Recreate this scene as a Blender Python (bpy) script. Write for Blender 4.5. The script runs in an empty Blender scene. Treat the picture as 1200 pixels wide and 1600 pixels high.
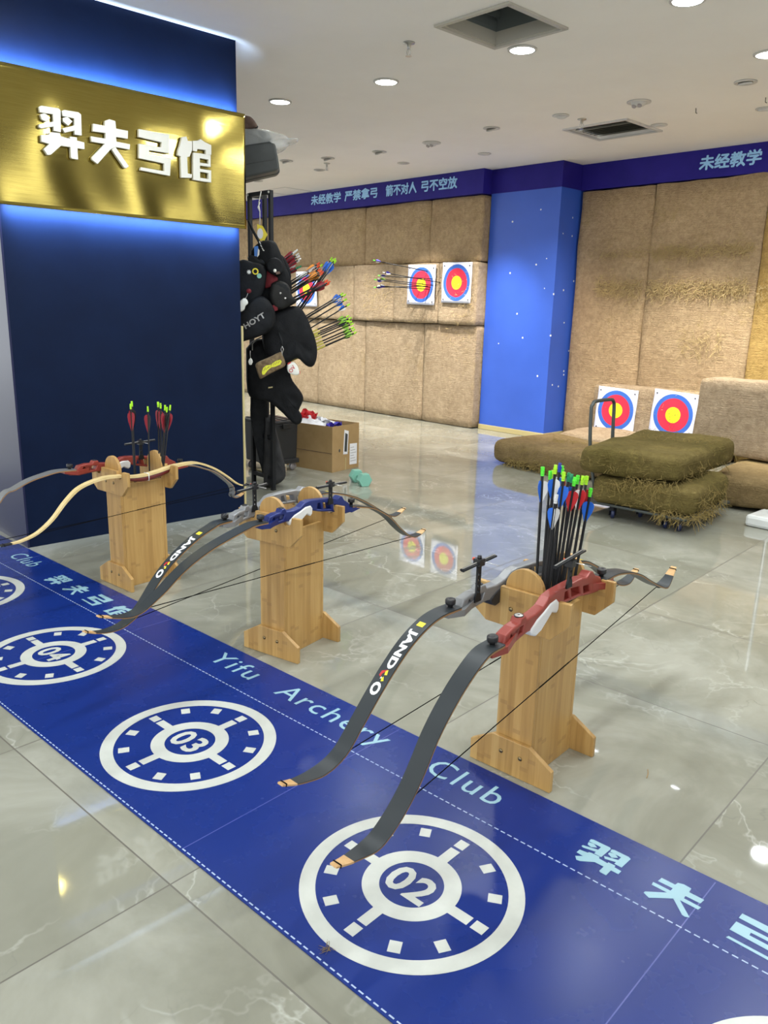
import bpy, bmesh, math, random
from mathutils import Vector, Matrix, noise
C = bpy.context.scene.collection
PI = math.pi
rnd = random.Random(7)
# ------------------------------------------------------------------ camera
cam = bpy.data.objects.new('camera', bpy.data.cameras.new('camera'))
C.objects.link(cam)
cam.data.sensor_fit = 'VERTICAL'; cam.data.sensor_height = 36.0
cam.data.lens = 27.8854
cam.data.clip_start = 0.02
R_, U_, F_ = [Vector(v) for v in [(0.6835, 0.7295, 0.0254), (-0.1976, 0.1514, 0.9685), (-0.7027, 0.667, -0.2477)]]
cam.matrix_world = Matrix(((R_.x, U_.x, -F_.x, 0), (R_.y, U_.y, -F_.y, 0), (R_.z, U_.z, -F_.z, 1.26), (0, 0, 0, 1)))
bpy.context.scene.camera = cam
# ------------------------------------------------------------------ world, exposure
sc = bpy.context.scene
sc.view_settings.view_transform = 'Standard'; sc.view_settings.look = 'None'
sc.view_settings.gamma = 1.0; sc.view_settings.use_curve_mapping = False
sc.view_settings.exposure = 0.80
w = bpy.data.worlds.new('world'); sc.world = w; w.use_nodes = True
w.node_tree.nodes['Background'].inputs[0].default_value = (0.92, 0.97, 1.0, 1)
w.node_tree.nodes['Background'].inputs[1].default_value = 1.42
CEIL = 2.679
def area(name, loc, size, power, col=(1, 1, 1), shape='DISK', size_y=None, direction=(0, 0, -1), spread=PI, parent=None):
    d = bpy.data.lights.new(name, 'AREA'); d.shape = shape; d.size = size
    if size_y: d.size_y = size_y
    d.energy = power; d.color = col; d.spread = spread
    o = bpy.data.objects.new(name, d); C.objects.link(o)
    o.location = loc
    o.rotation_euler = Vector(direction).to_track_quat('-Z', 'Y').to_euler()
    if parent: o.parent = parent
    return o
WARM = (1.0, 0.87, 0.72); COOL = (0.93, 0.98, 1.0); DAY = (1.0, 0.97, 0.90)
# LED strips behind the sign, top and bottom edge
area('sign_light_upper', (-4.118, 2.06, 2.275), 1.30, 10.0, (0.45, 0.66, 1.0), 'RECTANGLE', 0.016, (-0.58, 0, 0.81), 1.4)
area('sign_light_lower', (-4.118, 2.06, 1.715), 1.30, 9.0, (0.45, 0.66, 1.0), 'RECTANGLE', 0.016, (-0.55, 0, -0.83), 1.5)
# ------------------------------------------------------------------ helpers
def mat(name, col, rough=0.6, metal=0.0, spec=0.5, coat=0.0):
    m = bpy.data.materials.new(name); m.use_nodes = True
    b = m.node_tree.nodes['Principled BSDF']
    b.inputs['Base Color'].default_value = (*col, 1); b.inputs['Roughness'].default_value = rough
    b.inputs['Metallic'].default_value = metal; b.inputs['Specular IOR Level'].default_value = spec
    b.inputs['Coat Weight'].default_value = coat
    return m
class N:
    """small node helper"""
    def __init__(s, m): s.t = m.node_tree; s.b = s.t.nodes['Principled BSDF']
    def n(s, typ, **kw):
        o = s.t.nodes.new(typ)
        for k, v in kw.items():
            if k.startswith('i_'): o.inputs[k[2:].replace('_', ' ')].default_value = v
            else: setattr(o, k, v)
        return o
    def l(s, a, b): s.t.links.new(a, b)
    def coord(s, kind='Object', scale=(1, 1, 1)):
        c = s.n('ShaderNodeTexCoord'); mp = s.n('ShaderNodeMapping'); mp.inputs['Scale'].default_value = scale
        s.l(c.outputs[kind], mp.inputs[0]); return mp.outputs[0]
    def noise(s, vec, scale, detail=4, rough=0.5, dist=0.0):
        o = s.n('ShaderNodeTexNoise'); o.inputs['Scale'].default_value = scale; o.inputs['Detail'].default_value = detail
        o.inputs['Roughness'].default_value = rough; o.inputs['Distortion'].default_value = dist
        s.l(vec, o.inputs['Vector']); return o.outputs[0]
    def ramp(s, fac, stops, interp='LINEAR'):
        o = s.n('ShaderNodeValToRGB'); o.color_ramp.interpolation = interp
        e = o.color_ramp.elements
        while len(e) < len(stops): e.new(0.5)
        for q, (p, c) in zip(e, stops): q.position = p; q.color = (*c, 1) if len(c) == 3 else c
        s.l(fac, o.inputs[0]); return o.outputs[0]
    def mix(s, fac, a, b, typ='MIX'):
        o = s.n('ShaderNodeMix', data_type='RGBA', blend_type=typ)
        for v, i in ((fac, 0), (a, 6), (b, 7)):
            if hasattr(v, 'links'): s.l(v, o.inputs[i])
            elif i == 0: o.inputs[0].default_value = v
            else: o.inputs[i].default_value = (*v, 1)
        return o.outputs[2]
    def bump(s, h, strength=0.3, dist=0.01):
        o = s.n('ShaderNodeBump'); o.inputs['Strength'].default_value = strength; o.inputs['Distance'].default_value = dist
        s.l(h, o.inputs['Height']); s.l(o.outputs[0], s.b.inputs['Normal']); return o
    def base(s, c): s.l(c, s.b.inputs['Base Color'])
    def math(s, op, a, b=None):
        o = s.n('ShaderNodeMath', operation=op)
        for i, v in enumerate((a, b)):
            if v is None: continue
            if hasattr(v, 'links'): s.l(v, o.inputs[i])
            else: o.inputs[i].default_value = v
        return o.outputs[0]

def mk(name, bm, m, parent=None, smooth=False, bevel=0.0, loc=None):
    me = bpy.data.meshes.new(name); bm.normal_update(); bm.to_mesh(me); bm.free()
    for k in (m if isinstance(m, (list, tuple)) else [m]): me.materials.append(k)
    if smooth:
        for p in me.polygons: p.use_smooth = True
    o = bpy.data.objects.new(name, me); C.objects.link(o)
    if parent: o.parent = parent
    if loc is not None: o.location = loc
    if bevel:
        b = o.modifiers.new('bevel', 'BEVEL'); b.width = bevel; b.segments = 2; b.limit_method = 'ANGLE'; b.angle_limit = 0.6
    if smooth and smooth != 2:
        try:
            for p in me.polygons: p.use_smooth = True
            e = o.modifiers.new('ws', 'WEIGHTED_NORMAL')
        except Exception: pass
    return o
def tag(o, label, cat, group=None, kind=None):
    o['label'] = label; o['category'] = cat
    if group: o['group'] = group
    if kind: o['kind'] = kind
    return o
def struct(name, bm, m, parent=None, **kw):
    o = mk(name, bm, m, parent, **kw)
    o['kind'] = 'structure'; return o
def root(name, label, cat, loc, rz=0.0, group=None):
    o = bpy.data.objects.new(name, None); C.objects.link(o); o.empty_display_size = 0.05
    o.location = loc; o.rotation_euler = (0, 0, rz)
    return tag(o, label, cat, group)
def dup(r, loc=None, rz=None, label=None, group=None):
    n = r.copy(); C.objects.link(n)
    if loc is not None: n.location = loc
    if rz is not None: n.rotation_euler = (0, 0, rz)
    if label: n['label'] = label
    if group: n['group'] = group
    for ch in list(r.children):
        c = ch.copy(); C.objects.link(c); c.parent = n
        for g in list(ch.children):
            d = g.copy(); C.objects.link(d); d.parent = c
    return n
BM = bmesh.new
def box(bm, x0, x1, y0, y1, z0, z1, M=None, mi=0):
    vs = [bm.verts.new((x, y, z)) for x in (x0, x1) for y in (y0, y1) for z in (z0, z1)]
    fs = [bm.faces.new([vs[i] for i in f]) for f in ((0, 1, 3, 2), (4, 6, 7, 5), (0, 4, 5, 1), (2, 3, 7, 6), (0, 2, 6, 4), (1, 5, 7, 3))]
    for f in fs: f.material_index = mi
    if M is not None:
        for v in vs: v.co = M @ v.co
    return vs
AX = {'z': lambda a, b, c: (a, b, c), 'y': lambda a, b, c: (a, c, b), 'x': lambda a, b, c: (c, a, b)}
def prism(bm, poly, c0, c1, axis='z', M=None, mi=0):
    """extrude a 2-D polygon (a,b) from c0 to c1 along an axis"""
    f = AX[axis]
    if sum((poly[i - 1][0] * poly[i][1] - poly[i][0] * poly[i - 1][1]) for i in range(len(poly))) < 0: poly = poly[::-1]
    lo = [bm.verts.new(f(a, b, c0)) for a, b in poly]; hi = [bm.verts.new(f(a, b, c1)) for a, b in poly]
    fs = [bm.faces.new(lo[::-1]), bm.faces.new(hi)]
    n = len(poly)
    for i in range(n): fs.append(bm.faces.new((lo[i], lo[(i + 1) % n], hi[(i + 1) % n], hi[i])))
    bmesh.ops.recalc_face_normals(bm, faces=fs)
    for q in fs: q.material_index = mi
    if M is not None:
        for v in lo + hi: v.co = M @ v.co
    return fs
def tube(bm, pts, r, seg=8, mi=0, cap=True):
    pts = [Vector(p) for p in pts]; rs = r if isinstance(r, (list, tuple)) else [r] * len(pts)
    rings = []; prev = None
    for i, p in enumerate(pts):
        t = (pts[min(i + 1, len(pts) - 1)] - pts[max(i - 1, 0)]).normalized()
        if prev is None: a = t.orthogonal().normalized()
        else:
            a = prev - t * prev.dot(t)
            a = a.normalized() if a.length > 1e-6 else t.orthogonal().normalized()
        prev = a; b = t.cross(a)
        rings.append([bm.verts.new(p + (a * math.cos(2 * PI * k / seg) + b * math.sin(2 * PI * k / seg)) * rs[i]) for k in range(seg)])
    for i in range(len(rings) - 1):
        for k in range(seg):
            f = bm.faces.new((rings[i][k], rings[i][(k + 1) % seg], rings[i + 1][(k + 1) % seg], rings[i + 1][k])); f.material_index = mi; f.smooth = True
    if cap:
        f = bm.faces.new(rings[0][::-1]); f.material_index = mi; f = bm.faces.new(rings[-1]); f.material_index = mi
def lathe(bm, prof, seg=24, M=None, mi=0):
    rings = []
    for r, z in prof:
        rings.append([bm.verts.new((r * math.cos(2 * PI * k / seg), r * math.sin(2 * PI * k / seg), z)) for k in range(seg)])
    for i in range(len(rings) - 1):
        for k in range(seg):
            f = bm.faces.new((rings[i][k], rings[i][(k + 1) % seg], rings[i + 1][(k + 1) % seg], rings[i + 1][k])); f.material_index = mi
    for rg in (rings[0][::-1], rings[-1]):
        if (rg[0].co - rg[seg // 2].co).length > 1e-5:
            f = bm.faces.new(rg); f.material_index = mi
    if M is not None:
        for rg in rings:
            for v in rg: v.co = M @ v.co
    bmesh.ops.remove_doubles(bm, verts=[v for rg in rings for v in rg], dist=1e-6)
def ball(bm, c, r, seg=16, mi=0, M=None):
    T = Matrix.Translation(Vector(c))
    rr = r if isinstance(r, (list, tuple)) else (r, r, r)
    S = Matrix.Diagonal((*rr, 1)); X = T @ S
    if M is not None: X = T @ M @ S
    g = bmesh.ops.create_uvsphere(bm, u_segments=seg, v_segments=seg // 2, radius=1.0, matrix=X)
    for v in g['verts']:
        for f in v.link_faces: f.material_index = mi; f.smooth = True
def sag(p, q, n, drop):
    p, q = Vector(p), Vector(q)
    return [p.lerp(q, i / n) - Vector((0, 0, drop * 4 * (i / n) * (1 - i / n))) for i in range(n + 1)]
def text_mesh(body, size, off=0.0, extrude=0.0, space=1.0, align='LEFT', res=3, word=1.0):
    cu = bpy.data.curves.new('text', 'FONT'); cu.body = body; cu.size = size; cu.offset = off; cu.extrude = extrude
    cu.space_character = space; cu.align_x = align; cu.resolution_u = res; cu.space_word = word
    o = bpy.data.objects.new('text', cu); C.objects.link(o)
    dg = bpy.context.evaluated_depsgraph_get(); dg.update()
    me = bpy.data.meshes.new_from_object(o.evaluated_get(dg))
    bm = BM(); bm.from_mesh(me); bpy.data.objects.remove(o); bpy.data.curves.remove(cu); bpy.data.meshes.remove(me)
    return bm
def holes_mesh(outer, holes, half, bevel=0.0):
    """flat plate with windows, in the XY plane, thickness 2*half along Z"""
    cu = bpy.data.curves.new('plate', 'CURVE'); cu.dimensions = '2D'; cu.fill_mode = 'BOTH'; cu.extrude = half - bevel; cu.bevel_depth = bevel; cu.bevel_resolution = 2
    cu.offset = -bevel
    for loop in [outer] + list(holes):
        s = cu.splines.new('POLY'); s.points.add(len(loop) - 1); s.use_cyclic_u = True
        for p, (a, b) in zip(s.points, loop): p.co = (a, b, 0, 1)
    o = bpy.data.objects.new('plate', cu); C.objects.link(o)
    dg = bpy.context.evaluated_depsgraph_get(); dg.update()
    me = bpy.data.meshes.new_from_object(o.evaluated_get(dg))
    bm = BM(); bm.from_mesh(me); bpy.data.objects.remove(o); bpy.data.curves.remove(cu); bpy.data.meshes.remove(me)
    bmesh.ops.remove_doubles(bm, verts=bm.verts[:], dist=1e-5)
    return bm
def merge(bm, other, M=None, mi=0):
    me = bpy.data.meshes.new('tmp'); other.to_mesh(me); other.free()
    if M is not None: me.transform(M)
    n0 = len(bm.faces); bm.from_mesh(me); bpy.data.meshes.remove(me)
    bm.faces.ensure_lookup_table()
    for f in bm.faces[n0:]: f.material_index = mi
def smooth_path(pts, n=4):
    """Catmull-Rom through the points"""
    P = [Vector(p) for p in pts]; P = [P[0] * 2 - P[1]] + P + [P[-1] * 2 - P[-2]]; out = []
    for i in range(1, len(P) - 2):
        a, b, c, d = P[i - 1:i + 3]
        for k in range(n):
            t = k / n
            out.append(0.5 * ((2 * b) + (c - a) * t + (2 * a - 5 * b + 4 * c - d) * t * t + (3 * b - a - 3 * c + d) * t ** 3))
    out.append(P[-2]); return out

# ------------------------------------------------------------------ materials
MATX, MATY, MATROT = [-1.0507, 1.1138, 0.0772]
def mw(u, v, z=0.0):
    """mat frame (along, across) to world"""
    c, s = math.cos(MATROT), math.sin(MATROT)
    return (MATX + c * u - s * v, MATY + s * u + c * v, z)

def marble():
    m = mat('marble_tile', (0.5, 0.5, 0.45), 0.06, spec=0.62); n = N(m)
    v = n.coord('Object'); sx = n.n('ShaderNodeSeparateXYZ'); n.l(v, sx.inputs[0])
    tile = 0.8
    def line(out, off):
        a = n.math('ADD', out, off + 80 * tile); a = n.math('DIVIDE', a, tile); fr = n.math('FRACT', a)
        d = n.math('SUBTRACT', fr, 0.5); d = n.math('ABSOLUTE', d); fl = n.math('FLOOR', a)
        return n.math('GREATER_THAN', d, 0.5 - 0.0026), fl
    lx, fx = line(sx.outputs[0], 0.39); ly, fy = line(sx.outputs[1], 0.376)
    grout = n.math('MAXIMUM', lx, ly)
    cb = n.n('ShaderNodeCombineXYZ'); n.l(n.math('MULTIPLY', fx, 3.7), cb.inputs[0]); n.l(n.math('MULTIPLY', fy, 5.3), cb.inputs[1]); n.l(n.math('ADD', fx, n.math('MULTIPLY', fy, 2.1)), cb.inputs[2])
    ad = n.n('ShaderNodeVectorMath', operation='ADD'); n.l(v, ad.inputs[0]); n.l(cb.outputs[0], ad.inputs[1]); vv = ad.outputs[0]
    cloud = n.noise(vv, 1.6, 6, 0.6, 0.6)
    base = n.ramp(cloud, [(0.30, (0.215, 0.212, 0.165)), (0.5, (0.275, 0.275, 0.222)), (0.68, (0.385, 0.385, 0.325))])
    def vein(scale, width, dist, seed):
        ofs = n.n('ShaderNodeVectorMath', operation='ADD'); n.l(vv, ofs.inputs[0]); ofs.inputs[1].default_value = (seed, seed * 2, seed * 3)
        q = n.noise(ofs.outputs[0], scale, 5, 0.55, dist)
        d = n.math('ABSOLUTE', n.math('SUBTRACT', q, 0.5)); return n.ramp(d, [(0.0, (1, 1, 1)), (width, (0, 0, 0))])
    v1 = vein(1.3, 0.007, 0.5, 3.1); v2 = vein(3.0, 0.012, 0.4, 9.7); v3 = vein(2.1, 0.006, 0.5, 21.3)
    patch = n.ramp(n.noise(vv, 2.2, 3, 0.5), [(0.45, (0, 0, 0)), (0.62, (1, 1, 1))])
    c = n.mix(n.math('MULTIPLY', n.math('MULTIPLY', v1, patch), 0.4), base, (0.62, 0.63, 0.57))
    c = n.mix(n.math('MULTIPLY', n.math('MULTIPLY', v2, patch), 0.35), c, (0.62, 0.63, 0.57))
    c = n.mix(n.math('MULTIPLY', n.math('MULTIPLY', v3, patch), 0.5), c, (0.20, 0.20, 0.17))
    c = n.mix(n.math('MULTIPLY', grout, 0.95), c, (0.11, 0.10, 0.08))
    n.base(c)
    n.l(n.math('ADD', n.math('MULTIPLY', grout, 0.5), n.math('MULTIPLY_ADD' if False else 'ADD', n.math('MULTIPLY', cloud, 0.03), 0.015)), n.b.inputs['Roughness'])
    return m
def burlap(name, dark, light, straw=(0.45, 0.33, 0.12), wear=0.5, weave=1.0):
    m = mat(name, light, 0.92, spec=0.15); n = N(m)
    v = n.coord('Object')
    big = n.noise(v, 2.3, 4, 0.55, 0.3)
    c = n.ramp(big, [(0.3, dark), (0.7, light)])
    vx = n.coord('Object', (9, 9, 120)); vz = n.coord('Object', (120, 120, 9))
    t1 = n.noise(vx, 1.0, 2, 0.5); t2 = n.noise(vz, 1.0, 2, 0.5); th = n.math('ADD', t1, t2)
    c = n.mix(0.8 * weave, c, n.ramp(th, [(0.35, (0.42, 0.39, 0.34)), (0.66, (1.08, 1.08, 1.08))]), 'MULTIPLY')
    fib = n.noise(n.coord('Object', (1, 1, 1.6)), 28, 5, 0.75, 1.5)
    wearm = n.ramp(n.noise(v, 3.1, 3, 0.6, 0.4), [(0.56, (0, 0, 0)), (0.68, (1, 1, 1))])
    c = n.mix(n.math('MULTIPLY', n.math('MULTIPLY', wearm, n.ramp(fib, [(0.45, (0, 0, 0)), (0.6, (1, 1, 1))])), wear), c, straw)
    c = n.mix(0.6, c, n.ramp(n.noise(v, 22, 6, 0.75, 0.5), [(0.36, (0.62, 0.58, 0.52)), (0.62, (1.1, 1.1, 1.08))]), 'MULTIPLY')
    n.base(c)
    n.bump(n.math('ADD', th, n.math('MULTIPLY', fib, 2.0)), 0.9, 0.012)
    return m
def bamboo():
    m = mat('bamboo', (0.6, 0.4, 0.18), 0.42); n = N(m)
    v = n.coord('Object'); sx = n.n('ShaderNodeSeparateXYZ'); n.l(v, sx.inputs[0])
    s = n.math('ADD', n.math('ADD', sx.outputs[0], sx.outputs[1]), 10.0)
    strip = n.math('FLOOR', n.math('MULTIPLY', s, 42.0))
    wn = n.n('ShaderNodeTexWhiteNoise', noise_dimensions='1D'); n.l(strip, wn.inputs['W'])
    grain = n.noise(n.coord('Object', (90, 90, 5)), 1.0, 4, 0.6)
    c = n.ramp(n.math('ADD', n.math('MULTIPLY', wn.outputs[0], 0.35), n.math('MULTIPLY', grain, 0.65)), [(0.2, (0.33, 0.183, 0.054)), (0.5, (0.46, 0.273, 0.087)), (0.8, (0.55, 0.352, 0.128))])
    # bamboo nodes: short dark bands at a different height on each strip
    zz = n.math('FRACT', n.math('ADD', n.math('MULTIPLY', sx.outputs[2], 3.2), n.math('MULTIPLY', wn.outputs[0], 7.0)))
    nd = n.math('LESS_THAN', n.math('ABSOLUTE', n.math('SUBTRACT', zz, 0.5)), 0.02)
    c = n.mix(n.math('MULTIPLY', nd, 0.35), c, (0.26, 0.14, 0.05))
    n.base(c); n.bump(grain, 0.05, 0.002)
    return m
def mottled(name, a, b, scale=8, rough=0.6, spec=0.5, bump=0.0, metal=0.0, coat=0.0):
    m = mat(name, a, rough, metal, spec, coat); n = N(m); q = n.noise(n.coord('Object'), scale, 5, 0.6)
    n.base(n.ramp(q, [(0.35, a), (0.65, b)]))
    if bump: n.bump(n.noise(n.coord('Object'), scale * 6, 4, 0.6), bump, 0.004)
    return m
def gold():
    m = mat('gold_sheet', (0.42, 0.32, 0.08), 0.2, 1.0); n = N(m)
    scr = n.noise(n.coord('Object', (3, 6, 200)), 1.0, 3, 0.5)
    n.base(n.ramp(scr, [(0.3, (0.36, 0.28, 0.068)), (0.7, (0.42, 0.335, 0.088))]))
    n.b.inputs['Roughness'].default_value = 0.09
    n.bump(n.noise(n.coord('Object', (1, 4, 300)), 1.0, 2, 0.5), 0.04, 0.002)
    return m
def ring_face(name, radii, cols, holes=0.0):
    """archery target face: concentric rings printed on paper, measured from the object's origin"""
    m = mat(name, (0.9, 0.9, 0.92), 0.75, spec=0.2); n = N(m)
    c = n.n('ShaderNodeTexCoord'); sx = n.n('ShaderNodeSeparateXYZ'); n.l(c.outputs['Object'], sx.inputs[0])
    r = n.math('SQRT', n.math('ADD', n.math('POWER', n.math('ABSOLUTE', sx.outputs[0]), 2.0), n.math('POWER', n.math('ABSOLUTE', sx.outputs[2]), 2.0)))
    col = n.ramp(n.math('MULTIPLY', r, 3.0), [(0.0, cols[0])] + [(radii[i] * 3, cols[i + 1]) for i in range(len(radii))], 'CONSTANT')
    vo = n.noise(c.outputs['Object'], 75, 2, 0.5)
    hole = n.ramp(vo, [(0.60, (0, 0, 0)), (0.63, (1, 1, 1))]); near = n.ramp(n.math('MULTIPLY', r, 3.0), [(0.0, (1, 1, 1)), (0.5, (0, 0, 0))])
    col = n.mix(n.math('MULTIPLY', n.math('MULTIPLY', hole, near), holes), col, (0.12, 0.07, 0.04))
    n.base(col); return m
def mat_vinyl():
    m = mat('blue_vinyl', (0.01, 0.03, 0.2), 0.28, spec=0.24); n = N(m); v = n.coord('Object')
    q = n.noise(v, 1.3, 4, 0.6, 0.4); n.base(n.ramp(q, [(0.2, (0.0060, 0.0235, 0.170)), (0.8, (0.0075, 0.0275, 0.192))]))
    n.bump(n.noise(v, 2.0, 1, 0.4, 0.0), 0.12, 0.01)
    n.l(n.ramp(n.noise(v, 6, 4, 0.6), [(0.2, (0.24,) * 3), (0.8, (0.30,) * 3)]), n.b.inputs['Roughness'])
    return m
def pillar_paint():
    m = mat('pillar_blue_paint', (0.07, 0.17, 0.60), 0.45); n = N(m); v = n.coord('Object')
    vo = n.n('ShaderNodeTexVoronoi'); vo.inputs['Scale'].default_value = 9; n.l(v, vo.inputs['Vector'])
    wn = n.n('ShaderNodeSeparateColor'); n.l(vo.outputs['Color'], wn.inputs[0])
    chip = n.math('LESS_THAN', n.math('ADD', vo.outputs['Distance'], n.math('MULTIPLY', n.noise(v, 60, 2), 0.05)), n.math('MULTIPLY', n.math('GREATER_THAN', wn.outputs[0], 0.62), 0.115))
    n.base(n.mix(chip, n.ramp(n.noise(v, 3, 3), [(0.3, (0.034, 0.104, 0.53)), (0.7, (0.040, 0.116, 0.58))]), (0.75, 0.76, 0.78)))
    return m
M = dict(
    marble=marble(), ceiling=mottled('ceiling_paint', (0.90, 0.865, 0.84), (0.93, 0.895, 0.87), 2, 0.85, 0.2),
    white=mat('white_paint', (0.8, 0.8, 0.78), 0.5), navy=mottled('navy_panel', (0.0030, 0.0085, 0.030), (0.0038, 0.0105, 0.036), 5, 0.5, 0.12),
    navy_gloss=mat('navy_gloss_panel', (0.015, 0.018, 0.055), 0.3, spec=0.35),
    band=mottled('indigo_banner', (0.018, 0.012, 0.20), (0.024, 0.016, 0.24), 3, 0.6, 0.2), pillar=pillar_paint(),
    burlap=burlap('burlap', (0.44, 0.31, 0.18), (0.58, 0.42, 0.25)), burlap2=burlap('burlap_pale', (0.40, 0.30, 0.195), (0.51, 0.395, 0.27), wear=0.35),
    burlap3=burlap('burlap_ochre', (0.45, 0.30, 0.10), (0.55, 0.36, 0.13)),
    moss=burlap('burlap_olive', (0.125, 0.10, 0.028), (0.215, 0.165, 0.06), (0.34, 0.27, 0.08), 0.7, 0.6),
    tan=burlap('burlap_brown', (0.22, 0.155, 0.07), (0.30, 0.215, 0.105), (0.42, 0.31, 0.12), 0.8, 0.7),
    straw=mat('straw', (0.56, 0.42, 0.20), 0.8, spec=0.2), straw2=mat('olive_straw', (0.27, 0.20, 0.07), 0.85, spec=0.15), gold=gold(), letter=mat('white_acrylic', (0.74, 0.74, 0.68), 0.35),
    letter_side=mat('acrylic_edge', (0.55, 0.52, 0.40), 0.5),
    bamboo=bamboo(), steel=mat('steel', (0.55, 0.54, 0.52), 0.3, 1.0), brass=mat('dark_brass', (0.25, 0.19, 0.10), 0.35, 1.0), black=mat('black_plastic', (0.012, 0.012, 0.013), 0.38),
    blackm=mat('black_metal', (0.009, 0.010, 0.012), 0.5, 0.0, 0.3), limb=mat('charcoal_limb', (0.024, 0.030, 0.034), 0.42, spec=0.35), limbwood=mat('limb_wood_core', (0.30, 0.16, 0.06), 0.5),
    tip=mottled('tip_wood', (0.55, 0.32, 0.13), (0.66, 0.42, 0.19), 60, 0.4), silver=mat('silver_riser', (0.24, 0.245, 0.25), 0.36, 0.35), silverlight=mat('silver_riser_light', (0.26, 0.265, 0.27), 0.38, 0.3),
    red=mat('red_riser', (0.27, 0.042, 0.030), 0.36, 0.1), blue=mat('blue_riser', (0.009, 0.022, 0.15), 0.34, 0.2), grip=mat('white_grip', (0.72, 0.72, 0.70), 0.4), gripblack=mat('black_grip', (0.02, 0.02, 0.022), 0.5),
    cream=mottled('cream_laminate', (0.70, 0.53, 0.24), (0.78, 0.62, 0.32), 30, 0.32), maroon=mat('maroon_wood', (0.14, 0.012, 0.012), 0.3), string=mat('black_string', (0.003, 0.003, 0.003), 0.8, spec=0.1), stringw=mat('pale_string', (0.62, 0.55, 0.42), 0.5),
    carbon=mat('carbon_shaft', (0.005, 0.005, 0.006), 0.42, spec=0.25), nock_green=mat('green_nock', (0.12, 0.85, 0.05), 0.4), nock_lime=mat('lime_nock', (0.45, 0.85, 0.03), 0.4), nock_blue=mat('blue_nock', (0.02, 0.06, 0.5), 0.4),
    nock_red=mat('orange_red_nock', (0.85, 0.10, 0.03), 0.4), nock_white=mat('white_nock', (0.75, 0.75, 0.74), 0.4), nock_teal=mat('teal_nock', (0.03, 0.35, 0.16), 0.4),
    v_red=mat('red_vane', (0.50, 0.015, 0.02), 0.45), v_dred=mat('crimson_vane', (0.26, 0.008, 0.02), 0.45), v_blue=mat('blue_vane', (0.01, 0.13, 0.62), 0.45), v_white=mat('white_vane', (0.68, 0.68, 0.66), 0.45),
    v_black=mat('black_vane', (0.012, 0.012, 0.014), 0.5), v_orange=mat('orange_vane', (0.85, 0.30, 0.02), 0.45), v_purple=mat('purple_vane', (0.03, 0.02, 0.36), 0.6), v_lime=mat('lime_vane', (0.25, 0.50, 0.04), 0.45),
    shaft_lime=mat('olive_shaft', (0.30, 0.30, 0.05), 0.4), shaft_gold=mat('gold_shaft', (0.42, 0.36, 0.05), 0.4),
    vinyl=mat_vinyl(), print=mottled('print_white', (0.50, 0.52, 0.48), (0.58, 0.60, 0.55), 9, 0.3), printb=mat('print_pale_blue', (0.28, 0.48, 0.56), 0.35), dash=mat('print_dash', (0.42, 0.52, 0.70), 0.4), seam=mat('vinyl_seam', (0.06, 0.08, 0.33), 0.35),
    bandtext=mat('banner_lettering_blue', (0.34, 0.62, 0.95), 0.6), wallgrey=mat('grey_wall_paint', (0.15, 0.14, 0.13), 0.8), wood_edge=mat('pale_wood_edge', (0.50, 0.42, 0.20), 0.6), kraft=mottled('kraft_card', (0.36, 0.235, 0.10), (0.42, 0.28, 0.13), 6, 0.75, 0.3),
    paper=mat('paper', (0.78, 0.78, 0.80), 0.7, spec=0.2), paperdark=mat('printed_black', (0.04, 0.045, 0.045), 0.6), bag=mottled('black_nylon', (0.004, 0.0045, 0.0055), (0.009, 0.010, 0.012), 14, 0.7, 0.2, 0.6),
    bag2=mottled('charcoal_canvas', (0.014, 0.015, 0.017), (0.022, 0.024, 0.026), 20, 0.8, 0.2, 0.5), case=mottled('dark_case', (0.045, 0.052, 0.050), (0.055, 0.062, 0.060), 9, 0.5), greycloth=mottled('grey_cloth', (0.028, 0.028, 0.029), (0.042, 0.042, 0.043), 12, 0.85, 0.2, 0.4),
    leather=mottled('black_leather', (0.006, 0.006, 0.006), (0.010, 0.010, 0.009), 30, 0.5, 0.25, 0.3), bin=mat('bin_plastic', (0.022, 0.022, 0.024), 0.35), redcloth=mat('red_cloth', (0.13, 0.005, 0.010), 0.8), yellow=mat('yellow_card', (0.80, 0.66, 0.03), 0.5),
    camo=mottled('camouflage', (0.09, 0.055, 0.025), (0.20, 0.14, 0.07), 45, 0.8), patch=mat('yellow_patch', (0.62, 0.62, 0.03), 0.6), greyprint=mat('grey_print', (0.28, 0.27, 0.25), 0.6), mint=mat('mint_rubber', (0.20, 0.46, 0.36), 0.42),
    wheel=mat('navy_wheel', (0.012, 0.02, 0.07), 0.4), cartmetal=mat('cart_grey_paint', (0.07, 0.08, 0.075), 0.4, 0.3), plinth=mat('white_plastic', (0.62, 0.64, 0.62), 0.35), olive=mat('olive_cloth', (0.10, 0.09, 0.05), 0.8), hat=mottled('brown_cloth', (0.10, 0.06, 0.045), (0.14, 0.09, 0.07), 30, 0.85), blueprint=mat('blue_plastic', (0.03, 0.19, 0.62), 0.4),
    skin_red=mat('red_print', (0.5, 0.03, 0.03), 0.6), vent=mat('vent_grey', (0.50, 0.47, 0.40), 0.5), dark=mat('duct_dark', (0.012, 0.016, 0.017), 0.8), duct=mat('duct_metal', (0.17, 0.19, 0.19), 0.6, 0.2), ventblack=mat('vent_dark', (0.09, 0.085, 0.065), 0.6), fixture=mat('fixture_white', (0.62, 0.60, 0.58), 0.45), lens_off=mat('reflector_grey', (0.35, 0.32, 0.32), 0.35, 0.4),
)
def emit(name, col, s):
    m = mat(name, col, 0.5); b = m.node_tree.nodes['Principled BSDF']
    b.inputs['Emission Color'].default_value = (*col, 1); b.inputs['Emission Strength'].default_value = s; return m
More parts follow.
